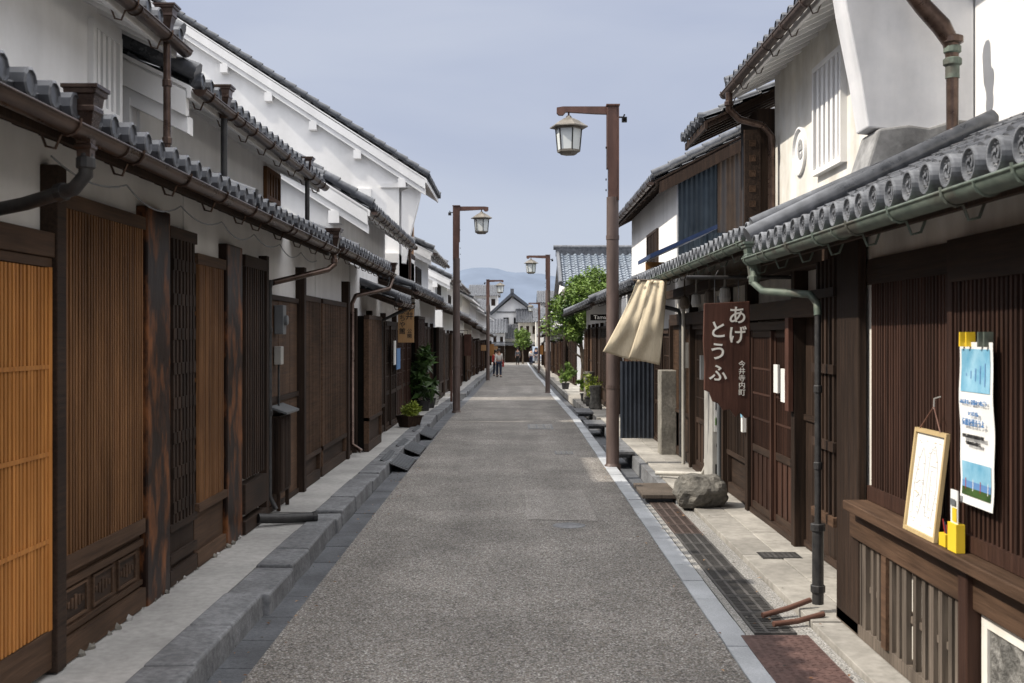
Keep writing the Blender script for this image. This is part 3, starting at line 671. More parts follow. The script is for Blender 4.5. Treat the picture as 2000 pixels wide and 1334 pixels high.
p.box(2.10,2.03,6.18,6.26,.12,.63,WWH)
p.make('vent_bars',H,'weathered grey vertical bars under the window')
p=P(); p.box(2.14,2.06,2.4,4.98,.57,.628,PLO); p.box(2.14,2.06,4.92,4.98,.0,.569,PLO); p.make('plaster_band',H)
# rough stone plinth: displaced grid
p=P(); ny,nz=90,26; vs=[]
for j in range(nz+1):
    for i in range(ny+1):
        y=3.4+1.515*i/ny; z=-.02+.585*j/nz; d=noise.noise(Vector((y*16,z*16,2)))*.014+noise.noise(Vector((y*40,z*40,7)))*.008
        if i in (0,ny) or j in (0,nz): d=.0
        vs.append((2.072-d,y,z))
w=ny+1; p.add(vs,[(j*w+i,j*w+i+1,(j+1)*w+i+1,(j+1)*w+i) for j in range(nz) for i in range(ny)],RGH)
p.box(2.14,2.09,2.4,4.915,-.05,.565,RGH); p.make('stone_plinth',H)
p=P(); latt(p,1,2.10,7.22,7.72,.68,2.35,WD,.10,.045,back=None,o=(.0,.05),rails=[]);
for z in (.62,1.1,1.6,2.1): p.box(2.10,2.03,7.2,7.74,z,z+.06,WWH if z<.7 else WD)
p.make('side_lattice',H)
p=P()
for i in range(7): p.box(2.14+i*.065,2.175+i*.065,7.30,7.345,.70,2.35,WD)
p.box(2.1,2.6,7.302,7.32,.05,.66,WD); p.make('side_lattice',H)
pipe(H,[(1.70,8.05,2.36),(1.70,8.03,2.22),(1.74,7.92,2.16),(1.94,7.42,2.12),(1.97,7.36,2.06),(1.97,7.34,1.98)],.026,CG,collars=[((1.70,8.04,2.25),(0,0,1))])
pipe(H,[(1.97,7.34,2.0),(1.97,7.34,.62)],.021,IR,collars=[((1.97,7.34,1.5),(0,0,1)),((1.97,7.34,1.0),(0,0,1))])
pipe(H,[(1.97,7.34,.62),(1.97,7.34,.1)],.037,IR,collars=[((1.97,7.34,.6),(0,0,1)),((1.97,7.34,.2),(0,0,1))])
hopper(H,1.72,8.12,2.22,2.52,CG,.070)
pipe(H,[(2.80,8.2,4.6),(2.90,8.2,4.34),(2.97,8.2,4.24),(3.10,8.2,4.10),(3.17,8.2,3.98),(3.18,8.2,3.86),(3.18,8.2,3.28)],[.075,.07,.065,.07,.06,.045,.042],CB,collars=[])
p=P()
for z,r0,m in ((4.0,.078,CB),(3.93,.062,CG),(3.84,.066,CG)): p.rev((3.18,8.2,z),(0,0,1),[(r0*.8,-.03),(r0,-.02),(r0,.02),(r0*.8,.03)],12,m)
p.tube([(3.18,8.2,3.84),(3.18,8.2,3.72)],.05,CG,12); p.make('pipe_collar',H)
for pts in ([(1.60,7.3,.035),(1.78,7.38,.06),(1.95,7.45,.10)],[(1.62,7.08,.035),(1.78,7.13,.04),(1.97,7.2,.07)]):
    p=P(); p.tube(pts,.018,ORP,8); tag(p.make('drain_pipe',root=pts[0]),'short reddish clay drain pipe lying on the pavement','pipe','clay drain pipes')

# framed map on sill
DZ=.115; DY=-.24
F=thing('framed_map','pale wooden frame with hand-drawn street map leaning on the sill','picture frame',(1.99,5.5,.87))
def slant(z): return 1.985+(z-.88)*.12
def bxs(p,ya,yb,z0,z1,o,t,m):
    ya+=DY; yb+=DY; z0+=DZ; z1+=DZ
    p.add([(slant(z)-o-k,y,z) for k in (0,t) for z in (z0,z1) for y in (ya,yb)],[(0,1,3,2),(4,5,7,6),(0,1,5,4),(2,3,7,6),(0,2,6,4),(1,3,7,5)],m)
FY=surf('pale_wood_frame',(.45,.33,.16),(.58,.44,.24),(30,30,4),.5,.1,.1)
p=P(); bxs(p,5.56,5.94,.775,1.25,.0,.006,PAP); p.make('paper',F)
p=P()
for (a,b,c,d) in ((5.54,5.56,.757,1.27),(5.94,5.96,.757,1.27),(5.56,5.94,.757,.777),(5.56,5.94,1.25,1.27)): bxs(p,a,b,c,d,-.002,.02,FY)
p.make('frame',F)
p=P(); rr=random.Random(2)
for pl in ([(5.89,.85),(5.90,1.0),(5.87,1.12),(5.83,1.18),(5.79,1.12),(5.78,.95),(5.81,.85)],[(5.64,.84),(5.61,1.0),(5.63,1.12),(5.68,1.20),(5.73,1.16),(5.74,1.0),(5.72,.86)],[(5.87,1.0),(5.83,1.02),(5.79,1.0)],[(5.86,.93),(5.82,.95),(5.79,.93)],[(5.72,1.1),(5.64,1.10)],[(5.69,.9),(5.70,1.08)]):
    p.tube([(slant(z+DZ)-.008,y+DY,z+DZ) for y,z in pl],.0010,PNC,4)
for i in range(60):
    y=rr.uniform(5.58,5.90); z=rr.uniform(.80,1.23); bxs(p,y,y+rr.uniform(.008,.03),z,z+.003,.0065,.001,rr.choice((PNC,PNC,PNC,FY)))
p.make('drawing',F)
p=P(); p.tube([(2.03,5.66,1.38),(2.05,5.52,1.50),(2.03,5.38,1.38)],.004,ORP,5); p.tube([(2.05,5.52,1.49),(2.05,5.515,1.54),(2.08,5.51,1.55)],.004,MET,5); p.make('hanging_cord',F)
# hanging poster
F=thing('hanging_poster','long blue and white paper poster clipped to lattice','poster',(2.02,4.92,1.8))
def wav(y,z): return 2.012+.003*sin(z*9+y*3)+.002*sin(z*23)-.012*max(0,1.2-z)*2
def sheet(p,ya,yb,z0,z1,o,m,n=24):
    vs=[]
    for i in range(n+1):
        z=z0+(z1-z0)*i/n
        for y in (ya,yb): vs.append((wav(y,z)-o,y-.12+.003*sin(z*8),z))
    p.add(vs,[(2*i,2*i+1,2*i+3,2*i+2) for i in range(n)],m,True)
p=P(); sheet(p,4.86,5.22,1.10,1.82,0,PAP,40); p.make('paper',F)
p=P(); sheet(p,4.885,5.195,1.60,1.79,.0025,BLU,12)
for k in range(5): sheet(p,4.93+k*.05,4.938+k*.05,1.63+k*.01,1.73-k*.012,.004,LTC,4)
p.make('blue_picture',F)
p=P(); sheet(p,4.885,5.195,1.14,1.29,.0025,BLU,8); sheet(p,4.885,5.195,1.14,1.175,.004,LFD,4); sheet(p,4.885,5.195,1.175,1.205,.004,LTC,4)
for k in range(4): sheet(p,4.91+k*.08,4.916+k*.08,1.165,1.215,.005,RED if k%2 else PAP,4)
p.make('landscape_picture',F)
for (t,z,sz,mm) in (('みんなで、家並みつなごう',1.555,.024,LTC),('いつまでも',1.505,.022,LTC),('伝統を残そうよ',1.465,.034,LTC),('重要伝統的建造物群保存地区',1.405,.018,LTB),('今井町町並み保存会',1.375,.018,LTB)):
    text(t,sz,(1.998,4.92,z),-pi/2,mm,F)
for y,m in ((5.05,YEL),(4.98,YEL),(4.85,CG),(4.79,CG)):
    p=P(); p.prism([(y-.009,1.80),(y+.009,1.80),(y+.005,1.865),(y-.005,1.865)],1.99,2.03,m,'x'); p.make('clip',F)
F=thing('pamphlet_holder','yellow card box holding leaflets and pens on the sill','leaflet box',(1.98,5.2,.87))
p=P(); p.box(1.98,2.02,5.19,5.27,.872,.93,YEL); p.box(1.975,2.015,5.05,5.15,.872,1.0,YEL); p.make('box',F)
p=P(); p.box(1.985,1.99,5.06,5.14,1.0,1.15,PAP); p.box(1.98,1.984,5.065,5.11,1.01,1.07,YEL); p.box(1.979,1.9795,5.07,5.13,1.08,1.11,GP); p.make('leaflet',F)
p=P()
for i,m in enumerate((RED,NAV,RED)): p.tube([(2.0,5.20+i*.02,.92),(1.99,5.20+i*.022,.975+.01*i)],.0035,m,6)
p.make('pen',F)

# ------------------------------------------------------------------ RIGHT 2
H=thing('town_house','tofu shop house with recessed sliding doors and white emblem wall','house',(2.5,12.5,0))
p=P(); p.box(2.5,7.5,8.2,17.4,-.3,2.75,PLO); p.prism([(2.9,2.5),(2.9,4.80),(6,6.3),(6,2.5)],8.75,12.6,PLO); p.make('wall',H)
bay(H,1,2.5,9.75,11.55,'door',.06,1.92,WR,WH)
bay(H,1,2.5,8.3,9.6,'boards',.06,2.2,WD)
for y in (9.62,11.58): post(H,1,2.5,y,y+.12,.04,2.55,WD,.12)
p=P(); p.box(2.5,2.36,8.3,17.3,2.0,2.16,WH); p.box(2.5,2.3,8.3,17.3,2.4,2.52,WH); p.make('lintel',H)
bay(H,1,2.5,11.75,12.9,'lattice',.06,2.0,WD,WH,.5,.06)
post(H,1,2.5,12.95,13.1,.04,2.5,WD,.12)
bay(H,1,2.5,14.1,15.3,'door',.06,1.95,WD,WH); post(H,1,2.5,15.4,15.5,.04,2.5,WD,.12)
bay(H,1,2.5,15.6,17.3,'lattice',.06,2.0,WWH,WH,.7,.07)
ro=lowroof(H,1,8.45,16.4,1.80,2.62,2.92,3.12,gm=CG,hook=.6,cap=2)
ro=uproof(H,1,8.9,12.7,2.40,4.62,6.0,.48,gm=GRB,verge=False)
p=P(); tiles(p,1,12.7,14.2,2.12,4.30,3.2,4.80,TL); ro2=p.make('small_roof',H,recalc=False); q=P(); soffit(q,1,2.12,4.30,3.2,4.80,12.7,14.2,WD,WD); q.make('eave_rafters',ro2)
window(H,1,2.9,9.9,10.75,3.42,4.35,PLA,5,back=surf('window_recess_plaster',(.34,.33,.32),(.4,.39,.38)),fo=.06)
p=P(); p.rev((2.9,11.45,3.72),(-1,0,0),[(.245,0),(.245,.03),(.225,.034),(.215,.006),(0,.006)],40,PLA); p.make('emblem',H)
text('e',.40,(2.889,11.45,3.77),-pi/2,SGP,H,'emblem_mark',bold=.02)
pipe(H,[(2.33,12.3,4.50),(2.33,12.3,4.32),(2.45,12.35,4.22),(2.72,12.4,4.16),(2.82,12.4,4.04),(2.82,12.4,2.95)],.040,CB,collars=[((2.33,12.3,4.38),(0,0,1))])
p=P(); p.box(2.72,3.4,12.66,13.6,2.9,4.4,WD)
for i in range(7): p.box(2.70,2.718,12.7+i*.11,12.74+i*.11,3.0,4.1,IR)
p.make('dark_bay',H)
p=P(); p.prism([(2.56,3.05),(2.74,3.05),(2.74,4.15),(2.56,4.15)],12.60,12.64,WH)
for k in range(6): p.rev((2.65,12.598,3.15+k*.17),(0,-1,0),[(.05,0),(.05,.004),(.04,.004),(.04,.001)],4,WWH)
p.make('ornament_panel',H,'dark vertical panel with faint carved ornaments')
pipe(H,[(1.75,16.3,2.5),(1.80,16.25,2.35),(2.3,15.9,2.2),(2.33,15.85,2.1),(2.33,15.85,.15)],.03,IR)
pipe(H,[(2.36,13.9,2.3),(2.36,13.9,.25),(2.30,13.88,.14),(1.8,14.4,.09)],.03,WP,collars=[((2.36,13.9,.3),(0,0,1))])
pipe(H,[(2.33,12.9,2.3),(2.33,12.9,.1)],.024,GP); pipe(H,[(2.28,15.3,2.3),(2.28,15.3,.1)],.026,WP)
onebox(H,'notice',2.42,2.40,10.02,10.2,1.25,1.55,PAP); onebox(H,'notice',2.42,2.40,10.32,10.48,1.32,1.58,PAP)
p=P(); p.box(2.38,2.34,11.62,11.7,.85,1.75,PAP); p.box(2.339,2.336,11.62,11.7,1.0,1.7,BLU); p.make('notice',H,'narrow pale blue vertical notice')
onebox(H,'name_plate',2.37,2.33,9.62,9.75,1.2,2.0,SGW)
for k in range(4): 
    p=P(); p.rev((2.1,11.3+k*.9,2.34),(0,0,-1),[(.01,-.2),(.012,0),(.05,.02),(.06,.12),(.045,.16),(0,.16)],12,WG if k%2 else MET); p.make('hanging_lamp',H)
for (a,b,c,d,m) in ((13.15,13.3,1.7,2.15,GP),(14.0,14.08,1.3,1.6,GP),(15.5,15.6,1.4,1.75,MET)): onebox(H,'meter_box',2.44,2.30,a,b,c,d,m)
V=thing('vending_machine','white vending machine standing under the shop eaves','vending machine',(2.4,13.3,.045))
onebox(V,'body',2.30,2.49,13.2,13.75,.08,1.22,MET,bevel=.012)
p=P(); p.box(2.325,2.47,13.185,13.198,.72,1.15,PAP)
for k in range(2):
    for i in range(4): p.rev((2.345+i*.034,13.182,.80+k*.18),(0,0,1),[(.010,0),(.010,.07),(.005,.085),(.005,.09)],8,(LFD,GRY,NAV,LFD)[(i+k)%4])
p.make('display',V); onebox(V,'dispensing_slot',2.34,2.46,13.188,13.198,.18,.34,BLK)
p=P(); p.rev((2.40,13.198,.56),(0,-1,0),[(.05,0),(.05,.008),(.035,.008),(.035,.004),(0,.004)],18,IR); p.make('dial',V)
# wooden sign
Sg=thing('shop_sign','dark brown wooden board with white vertical Japanese lettering','shop sign',(1.86,9.9,2.2))
p=P(); out=[(1.655,2.13),(2.055,2.15),(2.06,1.14),(2.02,1.12),(1.97,1.17),(1.93,1.13),(1.88,1.20),(1.82,1.19),(1.78,1.25),(1.73,1.27),(1.70,1.35),(1.655,1.37),(1.66,1.6),(1.648,1.8)]
p.prism(out,9.88,9.92,SGW); p.make('board',Sg,bevel=.006)
text('あ\nげ',.165,(1.945,9.877,1.93),0,LTR,Sg,spc=1.05,bold=.014); text('と\nう\nふ',.165,(1.775,9.877,1.70),0,LTR,Sg,spc=1.15,bold=.014)
text('今\n井\n寺\n内\n町',.062,(1.985,9.877,1.47),0,LTR,Sg,spc=1.0)
p=P()
for x in (1.75,1.96): p.tube([(x,9.9,2.13),(x,9.9,2.36),(x+.03,9.9,2.42)],.006,IR,6)
p.tube([(1.5,9.9,2.36),(2.5,9.9,2.36)],.018,IR,8)
p.make('hanger',Sg)
# linen cloth
T=thing('hanging_cloth','beige linen cloth strips hanging from the eaves blown sideways','cloth',(1.6,13.4,2.5))
for ci,(a0,a1,b0,b1,zb) in enumerate(((1.44,1.62,1.03,1.42,(1.66,1.54)),(1.60,1.79,1.33,1.70,(1.58,1.50)))):
    p=P(); nu,nv=20,30; vs=[]
    for j in range(nv+1):
        v=j/nv
        for i in range(nu+1):
            u=i/nu; xt=a0+(a1-a0)*u; xb=b0+(b1-b0)*u; zbt=zb[0]+(zb[1]-zb[0])*u
            e=v**1.15
            x=xt+(xb-xt)*e; z=2.5+(zbt-2.5)*v; y=13.4-.03*ci+.012*sin(u*13+v*2)*(1.3-1.1*v)-.10*sin(v*2.4)+.010*sin(u*5+v*5)+.02*noise.noise(Vector((u*3,v*5,a0)))
            vs.append((x,y,z))
    w=nu+1; p.add(vs,[(j*w+i,j*w+i+1,(j+1)*w+i+1,(j+1)*w+i) for j in range(nv) for i in range(nu)],LIN,True)
    o=p.make('cloth_strip',T,recalc=False)
    md=o.modifiers.new('Solidify','SOLIDIFY'); md.thickness=.004
p=P(); p.tube([(1.40,13.4,2.505),(1.84,13.4,2.505)],.014,WG,8)
for x in (1.46,1.62,1.78): p.rev((x,13.37,2.49),(0,-1,0),[(.02,0),(.02,.02),(.0,.03)],8,LIN)
p.make('rod',T)
# boulder
bm=bmesh.new(); bmesh.ops.create_icosphere(bm,subdivisions=4,radius=1)
for v in bm.verts:
    c=v.co.copy(); c.z=max(-.75,min(.72,c.z)); 
    n=noise.noise(c*1.7+Vector((3,1,5)))*.22+noise.noise(c*4.5)*.08+noise.noise(c*11)*.03
    v.co=Vector((c.x*.28*(1+n),c.y*.27*(1+n),c.z*.23*(1+n*.5)))
me=bpy.data.meshes.new('boulder'); bm.to_mesh(me); bm.free(); me.materials.append(RCK)
ob=bpy.data.objects.new('boulder',me); ob.location=(1.95,11.95,.2); COL.objects.link(ob); tag(ob,'rough flat-topped grey boulder sitting on the pavement','boulder')

# ------------------------------------------------------------------ RIGHT 3
H=house('white house with blue and rusty corrugated metal gable',1,17.6,25.4,2.5,2.6,zl=3.0,xr=4.4,slope=.52,xue=2.25,zue=4.38,yu0=18)
uproof(H,1,18,25.4,2.22,4.36,4.4,.52,wm=WH,rm=WD,verge=False)
def corr(p,x0,x1,z0,zf,y,m,pitch=.07):
    n=int((x1-x0)/pitch)*2; vs=[]
    for i in range(n+1):
        x=x0+(x1-x0)*i/n; yy=y-(.014 if i%2 else 0); vs+=[(x,yy,z0),(x,yy,zf(x))]
    p.add(vs,[(2*i,2*i+2,2*i+3,2*i+1) for i in range(n)],m,False)
p=P(); f=lambda x:4.36+(min(x,4.4)-2.22)*.52-.12
corr(p,2.62,3.25,3.05,f,18.14,BLC); corr(p,3.25,4.5,3.5,f,18.12,RUS); corr(p,3.1,4.5,2.9,lambda x:3.5,18.10,BLC)
p.make('corrugated_wall',H)
p=P(); p.prism([(2.3,4.30),(4.4,5.39),(4.4,5.2),(2.3,4.12)],17.98,18.06,WD); p.make('verge_board',H)
window(H,1,2.6,20.5,22.0,3.2,3.75,WD,6,frame=WD)
autobays(H,1,2.5,17.6,25.4,.06,2.0,seed=12)
lowroof(H,1,17.6,25.2,1.85,2.66,2.65,2.98,gm=IR)
p=P(); p.prism([(1.9,3.0),(2.85,3.42),(2.85,3.36),(1.9,2.94)],15.9,17.5,BLT); p.box(1.92,2.8,16.6,16.66,2.72,2.93,ORB); p.make('blue_canopy',H)
p=P(); corr(p,1.82,2.5,.06,lambda x:1.40,19.6,NVY,.075); p.make('corrugated_fence',H)
onebox(H,'stone_pier',2.20,2.44,17.05,17.45,0,1.32,PIR,bevel=.015)
# R4 row low
H=house('low single-storey townhouse with long tiled eaves',1,26,39,2.45,zl=2.9,zue=None)
p=P(); tiles(p,1,26,39.5,1.72,2.62,5.0,4.0,TL); p.prism([(5,4),(8,2.8),(8,2.7),(5,3.9)],26,39.5,TL)
for y in (26.03,39.45): p.tube([(1.7,y,2.68),(5,y,4.06)],.09,TL,8)
ro=p.make('roof',H,recalc=False); q=P(); soffit(q,1,1.72,2.62,2.6,2.98,26,39.5,WH,WD,.4); q.make('eave_rafters',ro); gutter(1,1.67,2.56,26,39.5,IR,ro)
autobays(H,1,2.45,26,39,-.05,2.1,seed=21)
pb=P(); pb.box(1.75,2.2,26.3,26.34,2.2,2.34,BLK); sg=pb.make('hanging_sign',root=(1.97,26.3,2.3)); tag(sg,'small black sign board with white cursive name under eaves','sign')
text('Tama',.13,(1.97,26.297,2.27),0,LTR,sg)
# R5 bluish roof facing along street
H=thing('town_house','house with steep bluish grey tiled roof facing along the street','house',(2.6,52,gz(52)))
p=P(); p.box(2.6,8,48,58,-.8,3.6,PLA); p.make('wall',H)
p=P(); tiles(p,1,1.9,6.5,47.5,3.95,50.5,5.45,TLB,.30,.075,1,swap=lambda x,y,z:(y,x,z)); p.box(1.8,6.6,50.5,50.8,5.4,5.75,TL); p.tube([(1.7,50.65,5.8),(6.6,50.65,5.8)],.11,TL,10)
p.prism([(50.8,5.4),(56,3.9),(56,3.8),(50.8,5.3)],1.9,6.5,TL,'x')
for x in (1.9,6.5): p.tube([(x,47.45,4.05),(x,50.5,5.55)],.10,TL,8)
p.prism([(47.6,3.9),(50.6,5.4),(55.9,3.85)],2.1,6.3,PLA,'x')
p.make('roof',H,recalc=False)
autobays(H,1,2.6,48,58,-.35,1.8,seed=31)
for (a,b,xe,ze,xr,zl,sd) in [(58.3,70,2.1,3.3,5,2.1,14),(70.2,84,2.2,3.4,5.2,2.0,15),(84.2,104,2.15,3.2,5.2,1.8,16)]:
    bz=gz((a+b)/2); H=house('distant townhouse row with dark lattice and tiled eaves',1,a,b,2.6,xe+.6,zl=zl+.15,xr=xr,slope=.5,xue=xe,zue=ze)
    uproof(H,1,a,b,xe,ze,xr,.5,cap=0,verge=False,rp=.6,g=False); lowroof(H,1,a+.1,b-.1,1.95,zl,xe+.7,zl+.35,cap=0,rp=.6,g=False)
    autobays(H,1,2.6,a,b,bz+.05,bz+2.1,seed=sd)
# end of street
H=thing('town_house','white gabled house closing the end of the street','house',(-.3,134,gz(134)))
p=P(); p.prism([(-2.9,-2),(-2.9,4.1),(-.4,6.2),(2.6,4.2),(2.6,-2)],130,142,PLA); p.make('wall',H)
p=P(); p.prism([(-3.7,3.8),(-.4,6.85),(3.4,3.9),(3.4,3.55),(-.4,6.45),(-3.7,3.45)],129.2,143,TL); p.box(-.6,-.2,129,143.2,6.75,7.2,TL); p.make('roof',H)
for x in (-1.4,-.2,1.0): onebox(H,'window',x,x+.6,129.9,130,3.2,3.9,BLK)
onebox(H,'moulding',-2.2,1.9,129.85,129.95,4.5,4.6,TL)
for (x0,x1,y,zt,sd) in ((2.2,7,122,3.4,1),(-9,-3.3,128,4.5,2),(.3,2.4,127,3.4,3),(-3.4,-1.2,124,2.2,6),(3,9,140,6.0,4),(-6,-2.4,150,7.2,8),(-2.2,.2,126,1.6,10)):
    b=gz(y); H=thing('town_house','far low tiled house beyond the street end','house',((x0+x1)/2,y,b)); p=P()
    p.box(x0,x1,y,y+6,b-.5,zt,PLA if sd%2==0 else PLO); p.make('wall',H)
    p=P(); tiles(p,1,x0-.3,x1+.3,y-.8,zt-.1,y+3,zt+1.5,TL,.3,.07,0,.4,swap=lambda x,y,z:(y,x,z)); p.prism([(y+3,zt+1.5),(y+6.8,zt-.1),(y+3,zt+1.2)],x0-.3,x1+.3,TL,'x'); p.make('roof',H,recalc=False)
    for k in range(3): xx=x0+(x1-x0)*(k+.3)/3; onebox(H,'window',xx,xx+(x1-x0)*.15,y-.03,y-.002,zt-1.4,zt-.5,WD)
    if sd in (3,6,10): 
        p=P(); p.prism([(y-1.6,b+2.0),(y,b+2.3),(y,b+2.2),(y-1.6,b+1.9)],x0,x1,TL,'x'); p.box(x0,x1,y-.06,y-.035,b,b+1.85,WD); p.make('shop_front',H)
for (x,y,m,z,w,h) in ((-1.9,70,SGL,.9,.5,.35),(-1.85,86,ORB,.3,.4,.9),(-1.8,98,SGL,.4,.5,.5),(2.1,74,PAP,.8,.4,.6),(-2.0,47,SGW,1.0,.3,.9),(2.15,96,ORB,.2,.4,.8)):
    p=P(); p.box(x-w/2,x+w/2,y,y+.04,z,z+h,m); p.tube([(x,y+.02,z+h),(x,y+.02,z+h+.15),(x+(.4 if x>0 else -.4),y+.02,z+h+.15)],.012,IR,5)
    tag(p.make('hanging_sign',root=(x,y,z)),{SGL:'pale wooden shop board hanging from house front',ORB:'orange-brown vertical shop board on bracket',PAP:'white shop board hanging under the eaves',SGW:'dark wooden vertical board on house front'}[m],'sign')

# ------------------------------------------------------------------ lamps
def lamp():
    L=thing('street_lamp','tall brown steel street lamp with Japanese lantern hanging from arm','street lamp',(0,0,0),'street lamps along the road')
    p=P(); p.rev((0,0,-.2),(0,0,1),[(.115,0),(.115,.22),(.10,.23),(.092,.25),(.086,4.0)],16,PB,True)
    p.rev((0,0,1.1),(0,0,1),[(.096,0),(.096,.05)],16,PB); p.rev((0,0,3.2),(0,0,1),[(.094,0),(.094,.06)],16,PB)
    p.box(-.065,.065,-.065,.065,3.8,5.08,CR); p.box(-.085,-.066,-.075,.075,4.2,5.06,CR); p.box(.066,.085,-.075,.075,3.75,5.06,CR); p.box(-.095,.095,-.095,.095,5.08,5.10,CR)
    for z in (3.9,4.05,4.5): p.rev((-.085,0,z),(-1,0,0),[(.015,0),(.015,.015)],6,IR)
    p.make('pole',L)
    p=P(); p.prism([(-.79,4.985),(-.79,5.06),(-.70,5.075),(-.086,5.075),(-.086,4.97),(-.25,4.975),(-.66,5.0),(-.70,4.955),(-.76,4.955)],-.04,.04,CR)
    p.make('arm',L)
    X=-.62; La=P(); La.tube([(X,0,5.0),(X,0,4.93)],.014,CR,8); c=(X,0,0)
    La.rev(c,(0,0,1),[(.0,4.955),(.03,4.95),(.05,4.92),(.09,4.905),(.15,4.875),(.23,4.82),(.275,4.795),(.275,4.78),(.22,4.782),(.19,4.775)],6,LRF); La.make('lantern_roof',L)
    p=P(); p.rev(c,(0,0,1),[(.185,4.775),(.155,4.455)],6,GLS); p.make('lantern_glass',L)
    p=P(); a=Vector((0,0,1)).orthogonal().normalized(); b=Vector((0,0,1)).cross(a)
    for k in range(6):
        t=2*pi*k/6; d=a*cos(t)+b*sin(t); p.tube([(X+d.x*.188,d.y*.188,4.775),(X+d.x*.158,d.y*.158,4.45)],.011,IR,5)
    p.rev(c,(0,0,1),[(.20,4.775),(.20,4.755),(.185,4.755)],6,LRF); p.rev(c,(0,0,1),[(.11,4.40),(.13,4.42),(.165,4.435),(.168,4.465),(.155,4.468)],6,LRF)
    p.make('lantern_frame',L)
    p=P(); p.tube([(.085,0,4.93),(.15,0,4.93),(.17,0,4.97)],.012,IR,6); p.box(.13,.2,-.035,.035,4.86,4.93,IR); p.rev((.165,-.035,4.895),(0,-1,0),[(.025,0),(.025,.03),(.015,.035)],10,BLK); p.make('sensor',L)
    return L
L0=lamp(); L0.location=(1.37,15.9,0); kids=list(L0.children)
for (x,y,rz) in ((-1.46,27.8,pi),(1.19,41.6,0),(-1.40,57,pi),(1.75,84,0)):
    c=L0.copy(); COL.objects.link(c); c.location=(x,y,gz(y)); c.rotation_euler=(0,0,rz)
    for k in kids:
        q=k.copy(); COL.objects.link(q); q.parent=c

# ------------------------------------------------------------------ vegetation
def leaves(p,c,rad,n,size,m,clumps=9,rr=random,elong=1.0,drop=0):
    cs=[]
    for i in range(clumps):
        d=Vector((rr.gauss(0,1),rr.gauss(0,1),rr.gauss(0,1))).normalized()*rr.uniform(.3,.95)
        cs.append((Vector((d.x*rad[0],d.y*rad[1],d.z*rad[2])),rr.uniform(.18,.42)))
    vs=[];fs=[]
    for i in range(n):
        cc,k=rr.choice(cs); d=Vector((rr.gauss(0,1),rr.gauss(0,1),rr.gauss(0,1))).normalized()*rr.uniform(.5,1.1)*k
        o=Vector(c)+cc+Vector((d.x*rad[0],d.y*rad[1],d.z*rad[2]))
        a=Vector((rr.gauss(0,1),rr.gauss(0,1),rr.gauss(0,.6)-drop)).normalized(); b=a.cross(Vector((rr.gauss(0,1),rr.gauss(0,1),rr.gauss(0,1)))).normalized()
        s=size*rr.uniform(.6,1.3); a*=s*elong; b*=s*.45
        k=len(vs); vs+=[o-a,o+b,o+a,o-b]; fs.append((k,k+1,k+2,k+3))
    p.add(vs,fs,m)
def tree(name,label,x,y,h,c,rad,n,size,m,seed):
    rr=random.Random(seed); b=gz(y); T=thing(name,label,'tree',(x,y,b)); p=P()
    p.tube([(x,y,b-.1),(x+.05,y,b+h*.3),(x-.05,y+.05,b+h*.55),(x+.05,y,b+h*.8)],[.11,.09,.07,.03],BRK,8)
    for k in range(7):
        t=rr.uniform(.35,.75); a=rr.uniform(0,6.28); r=rr.uniform(.5,.9)
        p.tube([(x,y,b+h*t),(x+cos(a)*rad[0]*r*.5,y+sin(a)*rad[1]*r*.5,b+h*t+.35),(x+cos(a)*rad[0]*r,y+sin(a)*rad[1]*r,c+rr.uniform(-.3,.6)*rad[2])],[.045,.03,.01],BRK,6)
    p.make('trunk',T)
    p=P(); leaves(p,(x,y,c),rad,n,size,m,38,rr); leaves(p,(x,y,c-.15*rad[2]),(rad[0]*.75,rad[1]*.75,rad[2]*.75),n//3,size,LFD,16,rr); p.make('crown',T,recalc=False)
tree('tree','bushy bright green tree rising over the low tiled eaves',2.45,41.5,3.4,2.9,(1.35,1.3,1.35),21000,.065,LF,4)
tree('tree','distant green tree beside white house',.75,118,2.6,1.5,(.9,1.1,1.2),2500,.12,LF,5)
def potplant(name,label,x,y,h,w,m,n,size,potm,seed,elong=1,stems=6,pw=.16,ph=.22):
    rr=random.Random(seed); b=gz(y)+.125 if x<0 else gz(y)+.05
    T=thing(name,label,'plant',(x,y,b)); p=P()
    p.rev((x,y,b),(0,0,1),[(pw*.75,0),(pw,ph),(pw*1.1,ph),(pw*1.1,ph+.02),(pw*.9,ph+.02),(pw*.88,ph-.02)],14 if potm!=WD else 4,potm,off=pi/4); p.make('pot',T)
    p=P()
    for k in range(stems):
        a=rr.uniform(0,6.28); r=rr.uniform(.2,.8)*w; p.tube([(x,y,b+ph),(x+cos(a)*r*.4,y+sin(a)*r*.4,b+ph+h*.5),(x+cos(a)*r,y+sin(a)*r,b+ph+h*.95)],.006,LFD,4)
    leaves(p,(x,y,b+ph+h*.55),(w,w,h*.5),n,size,m,14,rr,elong,.5); p.make('foliage',T,recalc=False)
potplant('potted_plant','yellow-green grassy plant in dark square planter by kerb',-2.0,21.2,.30,.20,LFY,1100,.045,WD,1,1.8,pw=.25,ph=.2)
potplant('potted_plant','tall bamboo-like plant with long drooping leaves',-2.12,26.0,1.2,.34,LFD,320,.10,IR,2,2.0,9)
potplant('potted_plant','small dark leafy shrub in a round pot',-2.1,27.4,.5,.22,LFD,260,.06,IR,3)
potplant('potted_plant','small green leafy shrub on the pavement',2.05,33,.5,.35,LF,700,.06,IR,4)
potplant('potted_plant','yellowish shrub in pot by house wall',2.0,30,.6,.3,LFY,500,.05,IR,5)
potplant('potted_plant','small green shrub beside the house',1.95,44,.8,.4,LF,600,.07,IR,6)
B=thing('shop_sign','pale wooden hanging board with black vertical lettering','shop sign',(-1.95,20.5,2.4))
